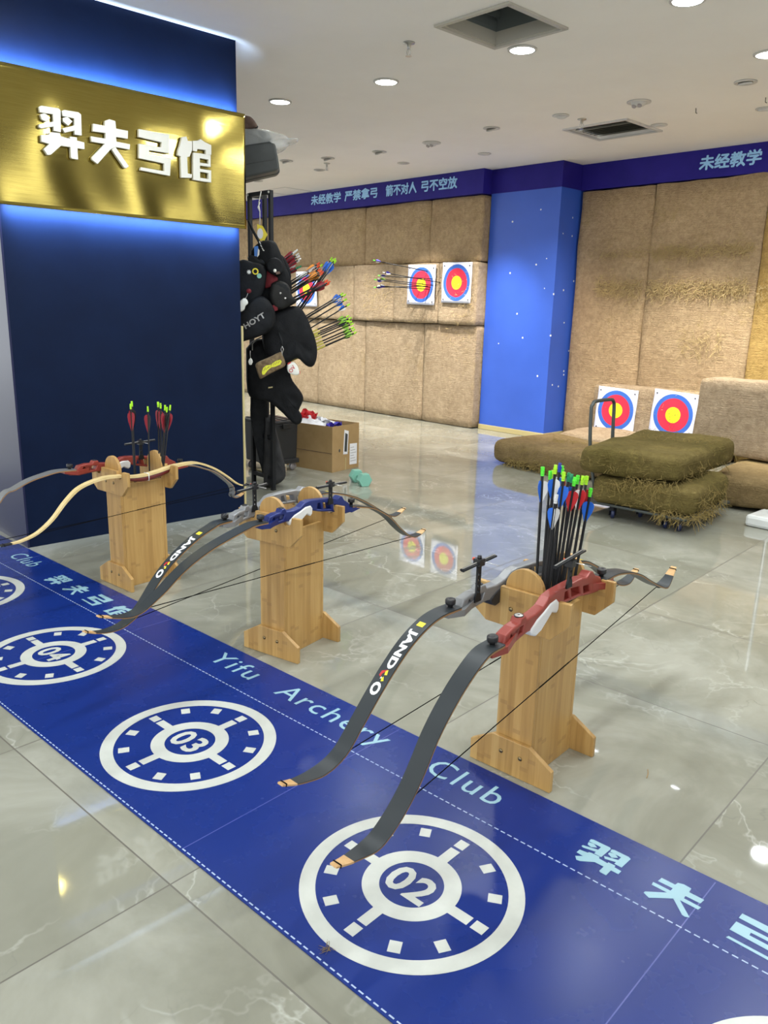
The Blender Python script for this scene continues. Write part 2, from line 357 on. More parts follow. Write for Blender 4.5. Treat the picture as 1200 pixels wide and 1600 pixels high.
M['added_glow_strip'] = emit('added_strip_glow', (0.95, 0.98, 1.0), 2.0)  # glow of the unseen strips, added for the gold sign to mirror
M['lamp'] = emit('downlight_glow', (0.97, 1.0, 0.93), 14); M['lampc'] = emit('spot_glow_cool', (0.88, 0.92, 1.0), 14); M['lampw'] = emit('spot_glow_warm', (1.0, 0.93, 0.82), 14)
def plastic():
    m = mat('clear_plastic_film', (0.80, 0.83, 0.82), 0.12, spec=0.8); n = N(m)
    n.b.inputs['Alpha'].default_value = 0.38; n.bump(n.noise(n.coord('Object'), 16, 4, 0.7, 1.0), 0.6, 0.02); return m
M['film'] = plastic()
RED3 = [(0.80, 0.80, 0.03), (0.66, 0.035, 0.075), (0.05, 0.15, 0.56), (0.74, 0.76, 0.90)]
M['target'] = ring_face('target_face', (0.071, 0.150, 0.190), RED3, 0.25)
M['target_worn'] = ring_face('target_face_worn', (0.071, 0.150, 0.190), RED3, 1.0)
# ------------------------------------------------------------------ room shell
XL, XR, YN = -12.0, 3.2, -4.0
bm = BM(); box(bm, -14, 14, -14, 14, -0.05, 0.0)
fl = struct('floor', bm, M['marble']); fl.location = (MATX, MATY, 0); fl.rotation_euler = (0, 0, MATROT)
HX0, HX1, HY0, HY1 = -3.155, -2.715, 3.30, 3.745       # open ceiling hatch
VX0, VX1, VY0, VY1 = -4.03, -3.50, 5.70, 6.20        # louvred air grille
XE = -0.6   # the low ceiling ends here, unseen taller hall added for the sign's reflections
xs = sorted({XL, HX0, HX1, VX0, VX1, XE}); ys = sorted({YN, HY0, HY1, VY0, VY1, 7.6})
bm = BM()
for i in range(len(xs) - 1):
    for j in range(len(ys) - 1):
        cx, cy = (xs[i] + xs[i + 1]) / 2, (ys[j] + ys[j + 1]) / 2
        if (HX0 < cx < HX1 and HY0 < cy < HY1) or (VX0 < cx < VX1 and VY0 < cy < VY1): continue
        box(bm, xs[i], xs[i + 1], ys[j], ys[j + 1], CEIL, CEIL + 0.03)
box(bm, XE, XE + 0.05, YN, 7.6, CEIL, 5.0); box(bm, XE, XR + 0.1, YN, 7.6, 5.0, 5.05)  # fascia and high roof of the added hall
struct('ceiling', bm, M['ceiling'])
# partition carrying the sign
bm = BM(); box(bm, -4.26, -4.16, 1.393, 2.722, 0, CEIL)
struct('wall_left', bm, M['navy'])
bm = BM(); box(bm, -9.0, -4.262, 1.383, 1.48, 0, CEIL); box(bm, -4.262, -4.158, 1.383, 1.393, 0, CEIL)
struct('wall_near_left', bm, M['navy_gloss'])
bm = BM(); box(bm, -4.18, -4.155, 2.724, 2.736, 0.0, 1.14)
struct('trim_1', bm, M['wood_edge'])
# far walls
bm = BM(); box(bm, XL, -5.66, 6.96, 7.05, 0, CEIL); struct('wall_far', bm, M['white'])
bm = BM(); box(bm, -4.81, XR, 7.42, 7.5, 0, 5.0); struct('wall_far_right', bm, M['white'])
bm = BM(); box(bm, -5.668, -4.802, 6.80, 7.40, 0.05, CEIL - 0.235); pil = struct('wall_pillar', bm, M['pillar'])
bm = BM(); box(bm, -5.674, -4.797, 6.792, 7.40, 0.0, 0.055); struct('baseboard_pillar', bm, M['wood_edge'], bevel=0.004)
# unseen right side: wall with tall glowing strips, added to streak the gold sign
bm = BM(); strip_spans = [(-3.3, -2.6), (-1.6, -0.9), (0.3, 1.0), (2.2, 2.5), (4.10, 4.36), (5.30, 5.60), (6.48, 6.68), (7.28, 7.42)]; yy = -4.0
for k, (a_, b_) in enumerate(strip_spans):
    box(bm, XR, XR + 0.1, yy, a_, 0, 5.0); yy = b_
    b2 = BM(); box(b2, XR + 0.02, XR + 0.04, a_, b_, 0.06, 4.9); struct('added_glow_strip_%d' % (k + 1), b2, M['added_glow_strip'])
    box(bm, XR, XR + 0.1, a_, b_, 0, 0.06); box(bm, XR, XR + 0.1, a_, b_, 4.9, 5.0)
box(bm, XR, XR + 0.1, yy, 7.5, 0, 5.0); struct('wall_right', bm, M['wallgrey'])
# blue banners with the safety rules
def lettering(body, width_m, height, x0, y, z, parent, m, off, loc_off):
    tb = text_mesh(body, 1.0, 0.0, 0.0, 1.0, res=1)
    xs_ = [v.co.x for v in tb.verts]; zs_ = [v.co.y for v in tb.verts]
    sx = (width_m - 0.010) / (max(xs_) - min(xs_)); sz = (height - 0.010) / (max(zs_) - min(zs_))
    mnx, mnz = min(xs_), min(zs_)
    for v in tb.verts: v.co = Vector(((v.co.x - mnx) * sx + .005, 0, (v.co.y - mnz) * sz + .005))
    b = BM(); g0 = bpy.data.meshes.new('g'); tb.to_mesh(g0); tb.free()
    for k in range(7):     # heavy strokes: overlapping copies, each a hair further out
        a_ = k * PI / 3; r_ = 0.0045 if k < 6 else 0.0
        g0.transform(Matrix.Translation((r_ * math.cos(a_), -0.0012 - 0.0002 * k, r_ * math.sin(a_)))); b.from_mesh(g0); g0.transform(Matrix.Translation((-r_ * math.cos(a_), 0.0012 + 0.0002 * k, -r_ * math.sin(a_))))
    bpy.data.meshes.remove(g0)
    for f in b.faces:
        f.normal_update()
        if f.normal.y > 0: f.normal_flip()
    o = mk('lettering', b, m, parent); o.location = (x0 - loc_off[0], y - loc_off[1], z - loc_off[2]); return o
BZ = 2.44
def banner(x0, x1, y, label):
    r = root('safety_banner', label, 'banner', ((x0 + x1) / 2, y, BZ))
    b = BM(); box(b, x0 - (x0 + x1) / 2, x1 - (x0 + x1) / 2, 0, 0.29, 0, CEIL - BZ - 0.001); mk('banner_board', b, M['band'], r); return r
ban = banner(-11.9, -5.672, 6.665, 'long indigo banner above the far burlap wall reading sixteen safety characters in pale blue')
L0 = (ban.location.x, ban.location.y, BZ)
for s_, xa, xb in (('未经教学', -8.52, -7.93), ('严禁拿弓', -7.86, -7.27), ('箭不对人', -7.13, -6.63), ('弓不空放', -6.56, -6.03)):
    lettering(s_, xb - xa, 0.125, xa, 6.664, BZ + 0.075, ban, M['bandtext'], 0.028, L0)
ban2 = banner(-4.797, XR, 7.12, 'indigo banner right of the pillar with four pale blue characters cut by the frame edge')
L1 = (ban2.location.x, ban2.location.y, BZ)
for s_, xa in (('未经教学', -3.60), ('严禁拿弓', -2.98)):
    lettering(s_, 0.54, 0.125, xa, 7.119, BZ + 0.065, ban2, M['bandtext'], 0.028, L1)
bm = BM(); box(bm, -5.670, -4.800, 6.797, 7.40, CEIL - 0.235, CEIL - 0.001); struct('trim_2', bm, M['band'])
# faint access panel outline in the ceiling
bm = BM()
for a_, b_, c_, d_ in ((-9.0, -8.45, 6.20, 6.215), (-9.0, -8.45, 6.62, 6.635), (-9.0, -8.985, 6.2, 6.635), (-8.465, -8.45, 6.2, 6.635)): box(bm, a_, b_, c_, d_, CEIL - 0.003, CEIL - 0.0002)
tag(mk('access_panel', bm, M['fixture']), 'faint square access panel frame in the ceiling above the bag rack side', 'access panel')
# open hatch: frame, upstand, dark duct with blades
h = root('ceiling_hatch', 'open square ceiling opening with cream frame and dark duct inside', 'ceiling hatch', ((HX0 + HX1) / 2, (HY0 + HY1) / 2, CEIL - 0.012))
hw, hh = (HX1 - HX0) / 2, (HY1 - HY0) / 2
bm = BM()
for x0, x1, y0, y1 in ((-hw - .022, hw + .022, -hh - .022, -hh + .004), (-hw - .022, hw + .022, hh - .004, hh + .022), (-hw - .022, -hw + .004, -hh, hh), (hw - .004, hw + .022, -hh, hh)): box(bm, x0, x1, y0, y1, 0, 0.011)
for x0, x1, y0, y1 in ((-hw, hw, -hh, -hh + .012), (-hw, hw, hh - .012, hh), (-hw, -hw + .012, -hh, hh), (hw - .012, hw, -hh, hh)): box(bm, x0, x1, y0, y1, 0.011, 0.075)
mk('frame', bm, M['vent'], h)
bm = BM()
for x0, x1, y0, y1 in ((-hw, hw, -hh, -hh + .01), (-hw, hw, hh - .01, hh), (-hw, -hw + .01, -hh, hh), (hw - .01, hw, -hh, hh)): box(bm, x0, x1, y0, y1, 0.075, 0.26)
mk('duct_wall', bm, M['duct'], h)
bm = BM(); box(bm, -hw - .1, hw + .1, -hh - .1, hh + .1, 0.40, 0.42); box(bm, -hw - .1, -hw, -hh - .1, hh + .1, 0.26, 0.4); box(bm, hw, hw + .1, -hh - .1, hh + .1, 0.26, 0.4); box(bm, -hw, hw, -hh - .1, -hh, 0.26, 0.4); box(bm, -hw, hw, hh, hh + .1, 0.26, 0.4)
mk('duct_top', bm, M['dark'], h)
for k in range(4):
    bm = BM(); box(bm, -hw + .012 + k * .016, -hw + .017 + k * .016, -hh + .012, hh - .012, 0.09 + k * .045, 0.125 + k * .045); mk('damper_blade', bm, M['duct'], h)
# louvred grille
g = root('air_grille', 'rectangular louvred air grille in the ceiling before the right burlap wall', 'air vent', ((VX0 + VX1) / 2, (VY0 + VY1) / 2, CEIL - 0.012))
hw, hh = (VX1 - VX0) / 2, (VY1 - VY0) / 2
bm = BM()
for x0, x1, y0, y1 in ((-hw - .02, hw + .02, -hh - .02, -hh + .006), (-hw - .02, hw + .02, hh - .006, hh + .02), (-hw - .02, -hw + .006, -hh, hh), (hw - .006, hw + .02, -hh, hh)): box(bm, x0, x1, y0, y1, 0, 0.0119)
mk('frame', bm, M['fixture'], g)
bm = BM(); box(bm, -hw, hw, -hh, hh, 0.06, 0.07); mk('backing', bm, M['dark'], g)
for k in range(9):
    y = -hh + 0.03 + k * (2 * hh - 0.05) / 8.5
    bm = BM(); box(bm, -hw + .005, hw - .005, -0.013, 0.013, -0.001, 0.001, Matrix.Translation((0, y, 0.03)) @ Matrix.Rotation(0.75, 4, 'X'))
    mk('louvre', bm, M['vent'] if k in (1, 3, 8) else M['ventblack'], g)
# ------------------------------------------------------------------ ceiling fittings
def downlight(x, y, label, power, glow='lamp', r=0.068, col=COOL, group=None):
    t = root('downlight', label, 'ceiling light', (x, y, CEIL - 0.008), 0, group)
    b = BM(); lathe(b, [(r, 0.007), (r + .014, 0.007), (r + .014, 0.002), (r + .002, -0.002), (r, 0.004)], 32); mk('trim_ring', b, M['fixture'], t, True)
    b = BM(); lathe(b, [(0.0001, 0.001), (r, 0.001), (r, 0.006), (0.0001, 0.006)], 32); mk('diffuser', b, M[glow], t, True)
    area('light_source', (0, 0, -0.004), 2 * r, power, col, parent=t); return t
P1 = 6
for x_, y_, lb in ((-5.065, 3.68, 'lit round downlight nearest above the bag rack, left of its row'), (-4.12, 3.83, 'lit round downlight between the sprinkler and the bag rack, second from left in its row'),
                   (-3.08, 3.89, 'lit round downlight just below the open ceiling hatch'), (-2.08, 3.82, 'lit round downlight cut off by the top edge of the frame'), (-2.12, 4.85, 'lit round downlight at the right edge of the frame')):
    downlight(x_, y_, lb, P1)
for x_, y_ in ((-1.75, 5.7), (-1.05, 3.85), (-1.0, 4.85), (-1.0, 2.9), (-1.1, 1.9), (-2.2, 1.7), (-3.3, 1.6), (-3.2, -0.3), (-1.4, -0.2),  (-6.3, 3.9), (-7.4, 4.9), (-9.2, 4.6), (-1.0, -2.2), (-3.4, -2.4)):
    downlight(x_, y_, 'lit round downlight of the ceiling grid outside the picture', 8, group='downlights outside the picture')
def spot(x, y, label, tx, ty, tz, power, glow, col):
    t = root('gimbal_spotlight', label, 'ceiling spotlight', (x, y, CEIL - 0.006))
    b = BM(); lathe(b, [(0.046, 0.005), (0.062, 0.005), (0.062, 0.0), (0.05, -0.003), (0.046, 0.002)], 28); mk('trim_ring', b, M['fixture'], t, True)
    d = (Vector((tx, ty, tz)) - Vector((x, y, CEIL))).normalized(); q = d.to_track_quat('-Z', 'Y').to_matrix().to_4x4()
    b = BM(); lathe(b, [(0.044, 0.035), (0.046, 0.0), (0.040, -0.004), (0.038, 0.002)], 24, q); mk('lamp_head', b, M['fixture'], t, True)
    b = BM(); lathe(b, [(0.0001, -0.0005), (0.0385, -0.0005), (0.0385, 0.004), (0.0001, 0.004)], 24, q); mk('lens', b, M[glow], t, True)
    l = bpy.data.lights.new('light_source', 'SPOT'); l.energy = power; l.color = col; l.spot_size = 1.25; l.spot_blend = 0.8; l.shadow_soft_size = 0.03
    o = bpy.data.objects.new('light_source', l); C.objects.link(o); o.parent = t; o.matrix_local = Matrix.Translation(d * 0.02) @ q
    return t
S1 = 150
spot(-3.80, 5.30, 'lit warm tilted spotlight left of the small sprinkler near the air grille', -5.2, 6.6, 0.2, S1, 'lampw', WARM)
spot(-3.41, 6.03, 'lit white tilted spotlight just right of the air grille', -3.5, 6.7, 0.1, S1, 'lampc', DAY)
spot(-2.62, 6.04, 'lit white tilted spotlight at the right edge, beside the blue banner', -2.6, 6.7, 0.1, S1, 'lampc', DAY)
spot(-5.18, 6.08, 'lit tilted spotlight nearest the pillar top', -5.7, 6.4, 0.0, S1, 'lampc', DAY)
spot(-6.12, 5.95, 'lit tilted spotlight above the pair of target faces, middle of the far row', -6.7, 6.4, 0.0, S1, 'lampc', DAY)
spot(-7.12, 5.68, 'lit tilted spotlight leftmost of the far row, beside the far sprinkler', -7.8, 6.4, 0.0, S1, 'lampc', DAY)
for x_ in (-8.3, -9.6): spot(x_, 5.7, 'lit tilted spotlight of the far row hidden behind the bag rack', x_ - 0.4, 6.4, 0.0, S1, 'lampc', DAY)['group'] = 'spotlights hidden by the rack'
spot(-1.4, 6.0, 'lit tilted spotlight beyond the right edge of the picture', -1.4, 6.7, 0.1, S1, 'lampc', DAY)
def unlit(x, y, label, twin=False, tilt=0.5):
    t = root('unlit_spotlight', label, 'ceiling spotlight', (x, y, CEIL - 0.006))
    r = 0.075 if twin else 0.062
    b = BM(); lathe(b, [(r - .014, 0.005), (r + .006, 0.005), (r + .006, 0.0), (r - .008, -0.003), (r - .014, 0.002)], 28); mk('trim_ring', b, M['fixture'], t, True)
    b = BM(); lathe(b, [(0.0001, 0.004), (r - .014, 0.004), (r - .014, 0.0055), (0.0001, 0.0055)], 24); mk('recess', b, M['lens_off'], t)
    q = Matrix.Rotation(tilt, 4, 'X')
    if twin:
        b = BM(); ball(b, (0, 0, 0.012), (0.056, 0.056, 0.04), 20); mk('lamp_head', b, M['fixture'], t, True)
        for sx_ in (-0.021, 0.021):
            b = BM(); lathe(b, [(0.0001, -0.032), (0.014, -0.032), (0.017, -0.025)], 16, Matrix.Translation((sx_, -0.012, 0)) @ Matrix.Rotation(-0.45, 4, 'X')); mk('bulb', b, M['lens_off'], t)
    else:
        b = BM(); lathe(b, [(0.042, 0.004), (0.044, -0.008), (0.036, -0.010), (0.033, 0.0), (0.0001, 0.002)], 24, q); mk('lamp_head', b, M['fixture'], t, True)
    return t
unlit(-2.445, 5.31, 'unlit round spotlight at right, below the edge downlight', False, 0.2)
unlit(-3.177, 5.32, 'unlit twin-bulb eyeball spotlight above the air grille', True)
unlit(-4.456, 5.30, 'unlit round spotlight left of the warm lit one'); unlit(-5.219, 5.41, 'unlit spotlight third from the pillar in the dark row', True)
unlit(-5.879, 5.40, 'unlit spotlight in the dark row above the banner word gap'); unlit(-6.513, 5.30, 'unlit spotlight just above the far sprinkler'); unlit(-6.962, 5.13, 'unlit spotlight leftmost of the dark row, beside the black case')
def sprinkler(x, y, label):
    t = root('sprinkler', label, 'sprinkler', (x, y, CEIL))
    b = BM(); lathe(b, [(0.0001, 0), (0.034, 0), (0.030, -0.006), (0.012, -0.010), (0.010, -0.03), (0.0001, -0.03)], 20); mk('escutcheon', b, M['steel'], t, True)
    b = BM()
    for s_ in (-1, 1): tube(b, [(0.008 * s_, 0, -0.03), (0.014 * s_, 0, -0.042), (0.012 * s_, 0, -0.056), (0.002 * s_, 0, -0.066)], 0.0028, 6)
    tube(b, [(0, 0, -0.03), (0, 0, -0.06)], 0.003, 6); mk('frame_arm', b, M['steel'], t, True)
    b = BM(); lathe(b, [(0.0001, -0.066), (0.018, -0.066), (0.018, -0.069), (0.0001, -0.069)], 14); mk('deflector', b, M['steel'], t)
sprinkler(-3.47, 3.39, 'chrome sprinkler head left of the open hatch, nearest one')
sprinkler(-3.75, 5.50, 'small sprinkler head beside the air grille'); sprinkler(-6.75, 5.48, 'tiny sprinkler head farthest away, near the far banner')
for px_, py_, lb in ((-2.97, 5.73, 'tiny dark hook in the ceiling right of the air grille'), (-2.50, 5.75, 'tiny bent wire in the ceiling near the right edge')):
    bm = BM(); tube(bm, [(0, 0, 0), (0.002, 0, -0.03), (0.012, 0, -0.035)], 0.0025, 6)
    tag(mk('ceiling_hook', bm, M['black'], loc=(px_, py_, CEIL)), lb, 'hook')
# ------------------------------------------------------------------ straw and burlap
def strands(n, xr, yr, zr, length, seed, curl=0.7, r=0.0016, down=0.3):
    q = random.Random(seed); b = BM()
    for i in range(n):
        p = Vector((q.uniform(0.0, 1.0) * (xr[1] - xr[0]) + xr[0], q.uniform(*yr), q.gauss(0.5, 0.25) * (zr[1] - zr[0]) + zr[0]))
        p.x = min(max(p.x, xr[0]), xr[1])
        L = length * q.uniform(0.4, 1.3); d = Vector((q.uniform(-1, 1), q.uniform(-0.8, 0.25), q.uniform(-1, 0.7) - down)).normalized(); pts = [p]
        for k in range(3):
            d = (d + Vector((q.uniform(-1, 1), q.uniform(-0.6, 0.3), q.uniform(-1, 1))) * curl * 0.5).normalized(); p = p + d * L / 3; pts.append(p)
        tube(b, pts, r * q.uniform(0.6, 1.2), 3, cap=False)
    return b
def bale_mesh(sx, sy, sz, r, amp, seed, nx=16, ny=8, nz=12, freq=3.0):
    b = BM(); off = Vector((seed * 3.1, seed * 1.7, seed * 0.9))
    def put(u, v, wv):
        p = Vector((u * sx / 2, v * sy / 2, wv * sz / 2)); i = Vector([max(-s_ / 2 + r, min(s_ / 2 - r, c_)) for s_, c_ in zip((sx, sy, sz), p)])
        d = p - i
        if d.length > 1e-9: p = i + d.normalized() * min(r, d.length if d.length < r else r)
        nrm = (p - i).normalized() if d.length > 1e-9 else Vector((u, v, wv)).normalized()
        h = noise.noise(p * freq + off) * amp + noise.noise(p * freq * 3.7 + off) * amp * 0.35
        return p + nrm * h
    g = bmesh.ops.create_cube(b, size=2.0)
    bmesh.ops.subdivide_edges(b, edges=b.edges[:], cuts=11, use_grid_fill=True)
    for v in b.verts:
        c_ = v.co
        def rs(t, s_):   # crowd the rows towards the edges so that the rounding is smooth
            f = max(0.3, 1 - 2.2 * r / s_); return math.copysign(abs(t) ** 0.8, t)
        v.co = put(rs(c_.x, sx), rs(c_.y, sy), rs(c_.z, sz))
    for f in b.faces: f.smooth = True
    return b
def bale(label, cx, cy, z0, sx, sy, sz, m, r=0.045, amp=0.012, rz=0.0, tilt=None, seed=1, cat='straw bale', name='burlap_bale', group=None, straw=None):
    t = root(name, label, cat, (cx, cy, z0), rz, group)
    b = bale_mesh(sx, sy, sz, r, amp, seed)
    o = mk('sacking', b, m, t, 2); o.location = (0, 0, sz / 2)
    if tilt: o.rotation_euler = tilt
    for k, s_ in enumerate(straw or []):
        n_, xr, yr, zr, ln = s_[:5]
        so = mk('loose_straw', strands(n_, xr, yr, zr, ln, seed * 10 + k, r=s_[5] if len(s_) > 5 else 0.0016), M['straw2' if m is M['moss'] or m is M['tan'] else 'straw'], t); so['kind'] = 'stuff'
    return t
FY = 6.70   # front of the far wall of bales
def wallbales(edges, z0, z1, y, names, m, seeds, dep=0.24, amp=0.008, r=0.022, straw={}):
    for i in range(len(edges) - 1):
        a_, b_ = edges[i], edges[i + 1]
        bale(names[i], (a_ + b_) / 2, y + dep / 2, z0, b_ - a_ - 0.003, dep, z1 - z0 - 0.002, m if not isinstance(m, list) else m[i], r, amp, 0, None, seeds + i, straw=straw.get(i))
wallbales([-10.6, -9.58, -8.566, -7.518, -6.434, -5.68], 1.772, 2.438, FY, ['burlap straw bale in the top row of the far wall, hidden behind the rack', 'burlap straw bale in the top row, seen beside the black rack post',
    'burlap straw bale in the top row, under the first banner characters', 'burlap straw bale in the top row, under the middle of the banner', 'burlap straw bale in the top row, touching the pillar'], M['burlap'], 3,
    straw={1: [(130, (-.5, .5), (-.135, -.115), (-.01, .07), 0.035, .0013)], 3: [(130, (-.5, .5), (-.135, -.115), (-.01, .07), 0.035, .0013)], 4: [(110, (-.36, .36), (-.135, -.115), (-.01, .07), 0.035, .0013)], 2: [(130, (-.5, .5), (-.135, -.115), (-.01, .07), 0.035, .0013), (10, (-.2, -.02), (-.14, -.12), (.6, .64), 0.05)]})
wallbales([-10.4, -9.3, -8.36, -7.66, -6.945, -6.228, -5.68], 1.118, 1.770, FY - 0.05, ['burlap straw bale in the middle row, hidden behind the bags', 'burlap straw bale in the middle row, holding the target half hidden by arrows', 'burlap straw bale in the middle row, just right of the lime nocked arrows',
    'worn burlap bale in the middle row with straw spilling beside the arrows', 'burlap straw bale in the middle row behind the target full of arrows', 'burlap straw bale in the middle row beside the pillar, behind the clean target'], M['burlap2'], 13, 0.29,
    straw={2: [(60, (-.1, .3), (-.16, -.12), (.0, .4), 0.04)], 3: [(240, (-.15, .33), (-.165, -.13), (.05, .6), 0.045)], 4: [(70, (-.35, .3), (-.165, -.13), (.0, .5), 0.04)], 5: [(160, (-.05, .27), (-.165, -.13), (.0, .6), 0.045)]})
wallbales([-10.5, -9.45, -8.42, -7.482, -6.475, -5.69], 0.004, 1.116, FY, ['burlap straw bale on the floor of the far wall, behind the rack', 'burlap straw bale on the floor of the far wall, just showing right of the bags', 'tall burlap bale on the floor behind the cardboard box',
    'tall burlap bale on the floor, middle of the far wall', 'tall burlap bale on the floor, left of the pillar foot'], M['burlap2'], 23, straw={4: [(40, (-.1, .38), (-.14, -.12), (.8, 1.1), 0.04)]})
RY = 7.10
wallbales([-4.778, -3.985, -2.955, -1.9, -0.8, 0.3], 0.004, 2.436, RY, ['full-height burlap panel right beside the pillar', 'full-height burlap panel with two worn straw bands', 'ochre burlap panel at the right edge of the picture', 'burlap panel beyond the right edge', 'burlap panel far beyond the right edge'],
    [M['burlap'], M['burlap'], M['burlap3'], M['burlap'], M['burlap']], 33, 0.28, 0.014, r=0.022,
    straw={0: [(120, (-.1, .37), (-.165, -.135), (1.78, 1.88), 0.05, .002), (520, (-.12, .37), (-.17, -.13), (1.42, 1.62), 0.055, .002)], 1: [(800, (-.47, .47), (-.175, -.13), (1.77, 1.90), 0.055, .002), (950, (-.47, .47), (-.175, -.13), (1.42, 1.60), 0.06, .002), (160, (-.1, .3), (-.165, -.135), (0.9, 1.2), 0.08)],
           2: [(160, (-.5, -.2), (-.17, -.13), (1.4, 1.6), 0.07)]})
# bales standing and lying in the right corner
bale('low burlap bale against the wall right of the pillar, carrying two target faces', -3.62, 6.975, 0.004, 1.36, 0.22, 0.605, M['burlap2'], 0.04, 0.016, seed=51, straw=[(320, (.1, .62), (-.1, .02), (.56, .62), 0.05), (50, (-.6, .1), (-.13, -.1), (.3, .6), 0.03)])
bale('large pale burlap bale standing upright on the flat one at the right edge', -2.28, 6.16, 0.232, 1.16, 0.24, 0.585, M['burlap2'], 0.045, 0.014, seed=52, straw=[(30, (.0, .5), (-.14, -.11), (.3, .6), 0.06)])
bale('flat brown bale lying on the floor at right under the standing bale', -1.86, 5.86, 0.02, 1.20, 0.96, 0.20, M['tan'], 0.06, 0.014, rz=0.16, seed=53)
bale('brown bale lying flat on the floor between pillar and trolley, frayed in front', -3.76, 5.66, 0.006, 0.98, 0.78, 0.205, M['tan'], 0.07, 0.02, rz=-0.05, seed=54,
     straw=[(300, (-.3, .25), (-.42, -.37), (.0, .08), 0.07, 0.0015), (50, (-.2, .25), (-.4, -.37), (.08, .2), 0.09, 0.0014), (90, (-.1, .2), (-.1, .1), (.205, .22), 0.05)])
bale('pale burlap bale lying behind the frayed brown one', -3.70, 6.42, 0.006, 0.95, 0.62, 0.215, M['burlap2'], 0.06, 0.016, seed=55)
# trolley with two olive bales
t = root('platform_trolley', 'low metal platform trolley with a bent tube handle, under two olive bales', 'trolley', (-2.45, 4.68, 0), 0.06)
bm = BM(); box(bm, -0.45, 0.36, -0.27, 0.44, 0.082, 0.10); mk('platform', bm, M['cartmetal'], t, bevel=0.006)
bm = BM(); pth = smooth_path([(-0.44, 0.10, 0.09), (-0.50, 0.10, 0.35), (-0.52, 0.10, 0.62), (-0.52, 0.115, 0.665), (-0.52, 0.155, 0.685), (-0.515, 0.35, 0.685), (-0.515, 0.395, 0.67), (-0.515, 0.415, 0.62), (-0.50, 0.42, 0.35), (-0.44, 0.42, 0.09)], 4)
tube(bm, pth, 0.0125, 12); mk('handle', bm, M['cartmetal'], t, True)
for wx, wy in ((-0.13, -0.22), (-0.02, -0.06), (0.21, -0.20), (0.30, -0.20)):
    k = mk('caster', BM(), M['blackm'], t); bm = BM(); me_ = k.data
    box(bm, -0.012, 0.012, -0.02, 0.02, 0.05, 0.082); box(bm, -0.016, -0.012, -0.02, 0.02, 0.02, 0.07); box(bm, 0.012, 0.016, -0.02, 0.02, 0.02, 0.07); bm.to_mesh(me_); bm.free(); k.location = (wx, wy, 0)
    bm = BM(); lathe(bm, [(0.0001, -0.011), (0.026, -0.011), (0.031, -0.006), (0.031, 0.006), (0.026, 0.011), (0.0001, 0.011)], 20, Matrix.Translation((0, 0, 0.0315)) @ Matrix.Rotation(0.6, 4, 'Z') @ Matrix.Rotation(PI / 2, 4, 'Y')); mk('wheel', bm, M['wheel'], k, True)
bale('lower olive bale on the trolley, straw hanging from its edges', -2.40, 4.71, 0.102, 0.66, 0.66, 0.178, M['moss'], 0.055, 0.022, rz=0.16, seed=61,
     straw=[(130, (.08, .33), (-.35, -.28), (-.01, .04), 0.07, 0.0015), (210, (.30, .35), (-.3, .3), (-.02, .06), 0.07, 0.0015), (120, (.32, .35), (-.3, .3), (.06, .17), 0.05, .0012), (120, (-.2, .12), (-.36, -.32), (.13, .18), 0.05, 0.0014), (60, (-.28, .2), (-.36, -.33), (.02, .14), 0.04, .0011)])
bale('upper olive bale on the trolley, topmost of the two', -2.53, 4.93, 0.284, 0.66, 1.14, 0.175, M['moss'], 0.06, 0.026, rz=0.14, seed=62,
     straw=[(200, (.29, .34), (-.5, .5), (.0, .12), 0.05, 0.0013), (160, (-.3, .3), (.1, .55), (.17, .19), 0.04, 0.0013), (50, (-.3, .25), (-.6, -.56), (.03, .15), 0.04, .0011), (100, (.0, .32), (-.6, -.54), (-.01, .03), 0.04, .0013)])
t = root('display_plinth', 'white plastic foot block with a metal post at the right edge, floor level', 'stand base', (-1.74, 5.09, 0))
bm = BM(); box(bm, -0.20, 0.20, -0.13, 0.13, 0, 0.075); mk('foot_block', bm, M['plinth'], t, bevel=0.02)
bm = BM(); tube(bm, [(-0.11, 0.02, 0.07), (-0.11, 0.02, 1.0)], 0.012, 12); mk('post', bm, M['steel'], t, True)
# ------------------------------------------------------------------ target faces
def target(label, x, y, z, s, m, tilt=0.0, rz=0.0, group=None, yaw=0.0):
    t = root('target_face', label, 'target', (x, y, z), yaw, group); t.rotation_euler = (tilt, rz, yaw)
    b = BM(); n_ = 12
    vs = [[b.verts.new(((i / n_ - .5) * s, 0.002 * math.sin(i * 1.1 + j * .8), (j / n_ - .5) * s)) for j in range(n_ + 1)] for i in range(n_ + 1)]
    for i in range(n_):
        for j in range(n_): f = b.faces.new((vs[i][j], vs[i + 1][j], vs[i + 1][j + 1], vs[i][j + 1])); f.smooth = True
    g_ = bmesh.ops.extrude_face_region(b, geom=b.faces[:])
    for e in g_['geom']:
        if isinstance(e, bmesh.types.BMVert): e.co.y += 0.0012
    bmesh.ops.recalc_face_normals(b, faces=b.faces[:])
    mk('paper_face', b, m, t)
    for sx_ in (-1, 1):
        for sz_ in (-1, 1):
            b = BM(); ball(b, (sx_ * (s / 2 - .03), -0.006, sz_ * (s / 2 - .035)), 0.007, 8); mk('pin', b, M['blackm'], t)
    return t
TY = FY - 0.073
target('target face with arrows stuck in it, left of the pair on the far wall', -6.475, TY, 1.535, 0.43, M['target'], rz=0.02)
target('clean target face right of the one full of arrows, beside the pillar', -5.945, TY, 1.555, 0.42, M['target'], rz=0.01)
target('target face on the far wall half hidden behind the bundled arrows', -8.57, TY, 1.49, 0.44, M['target'])
target('target face behind the trolley handle, left of the low pair', -4.02, 6.84, 0.375, 0.425, M['target'], tilt=-0.03, rz=0.03)
target('heavily shot target face right of the low pair, partly behind the bale', -3.44, 6.845, 0.395, 0.425, M['target_worn'], tilt=-0.03, rz=0.05)
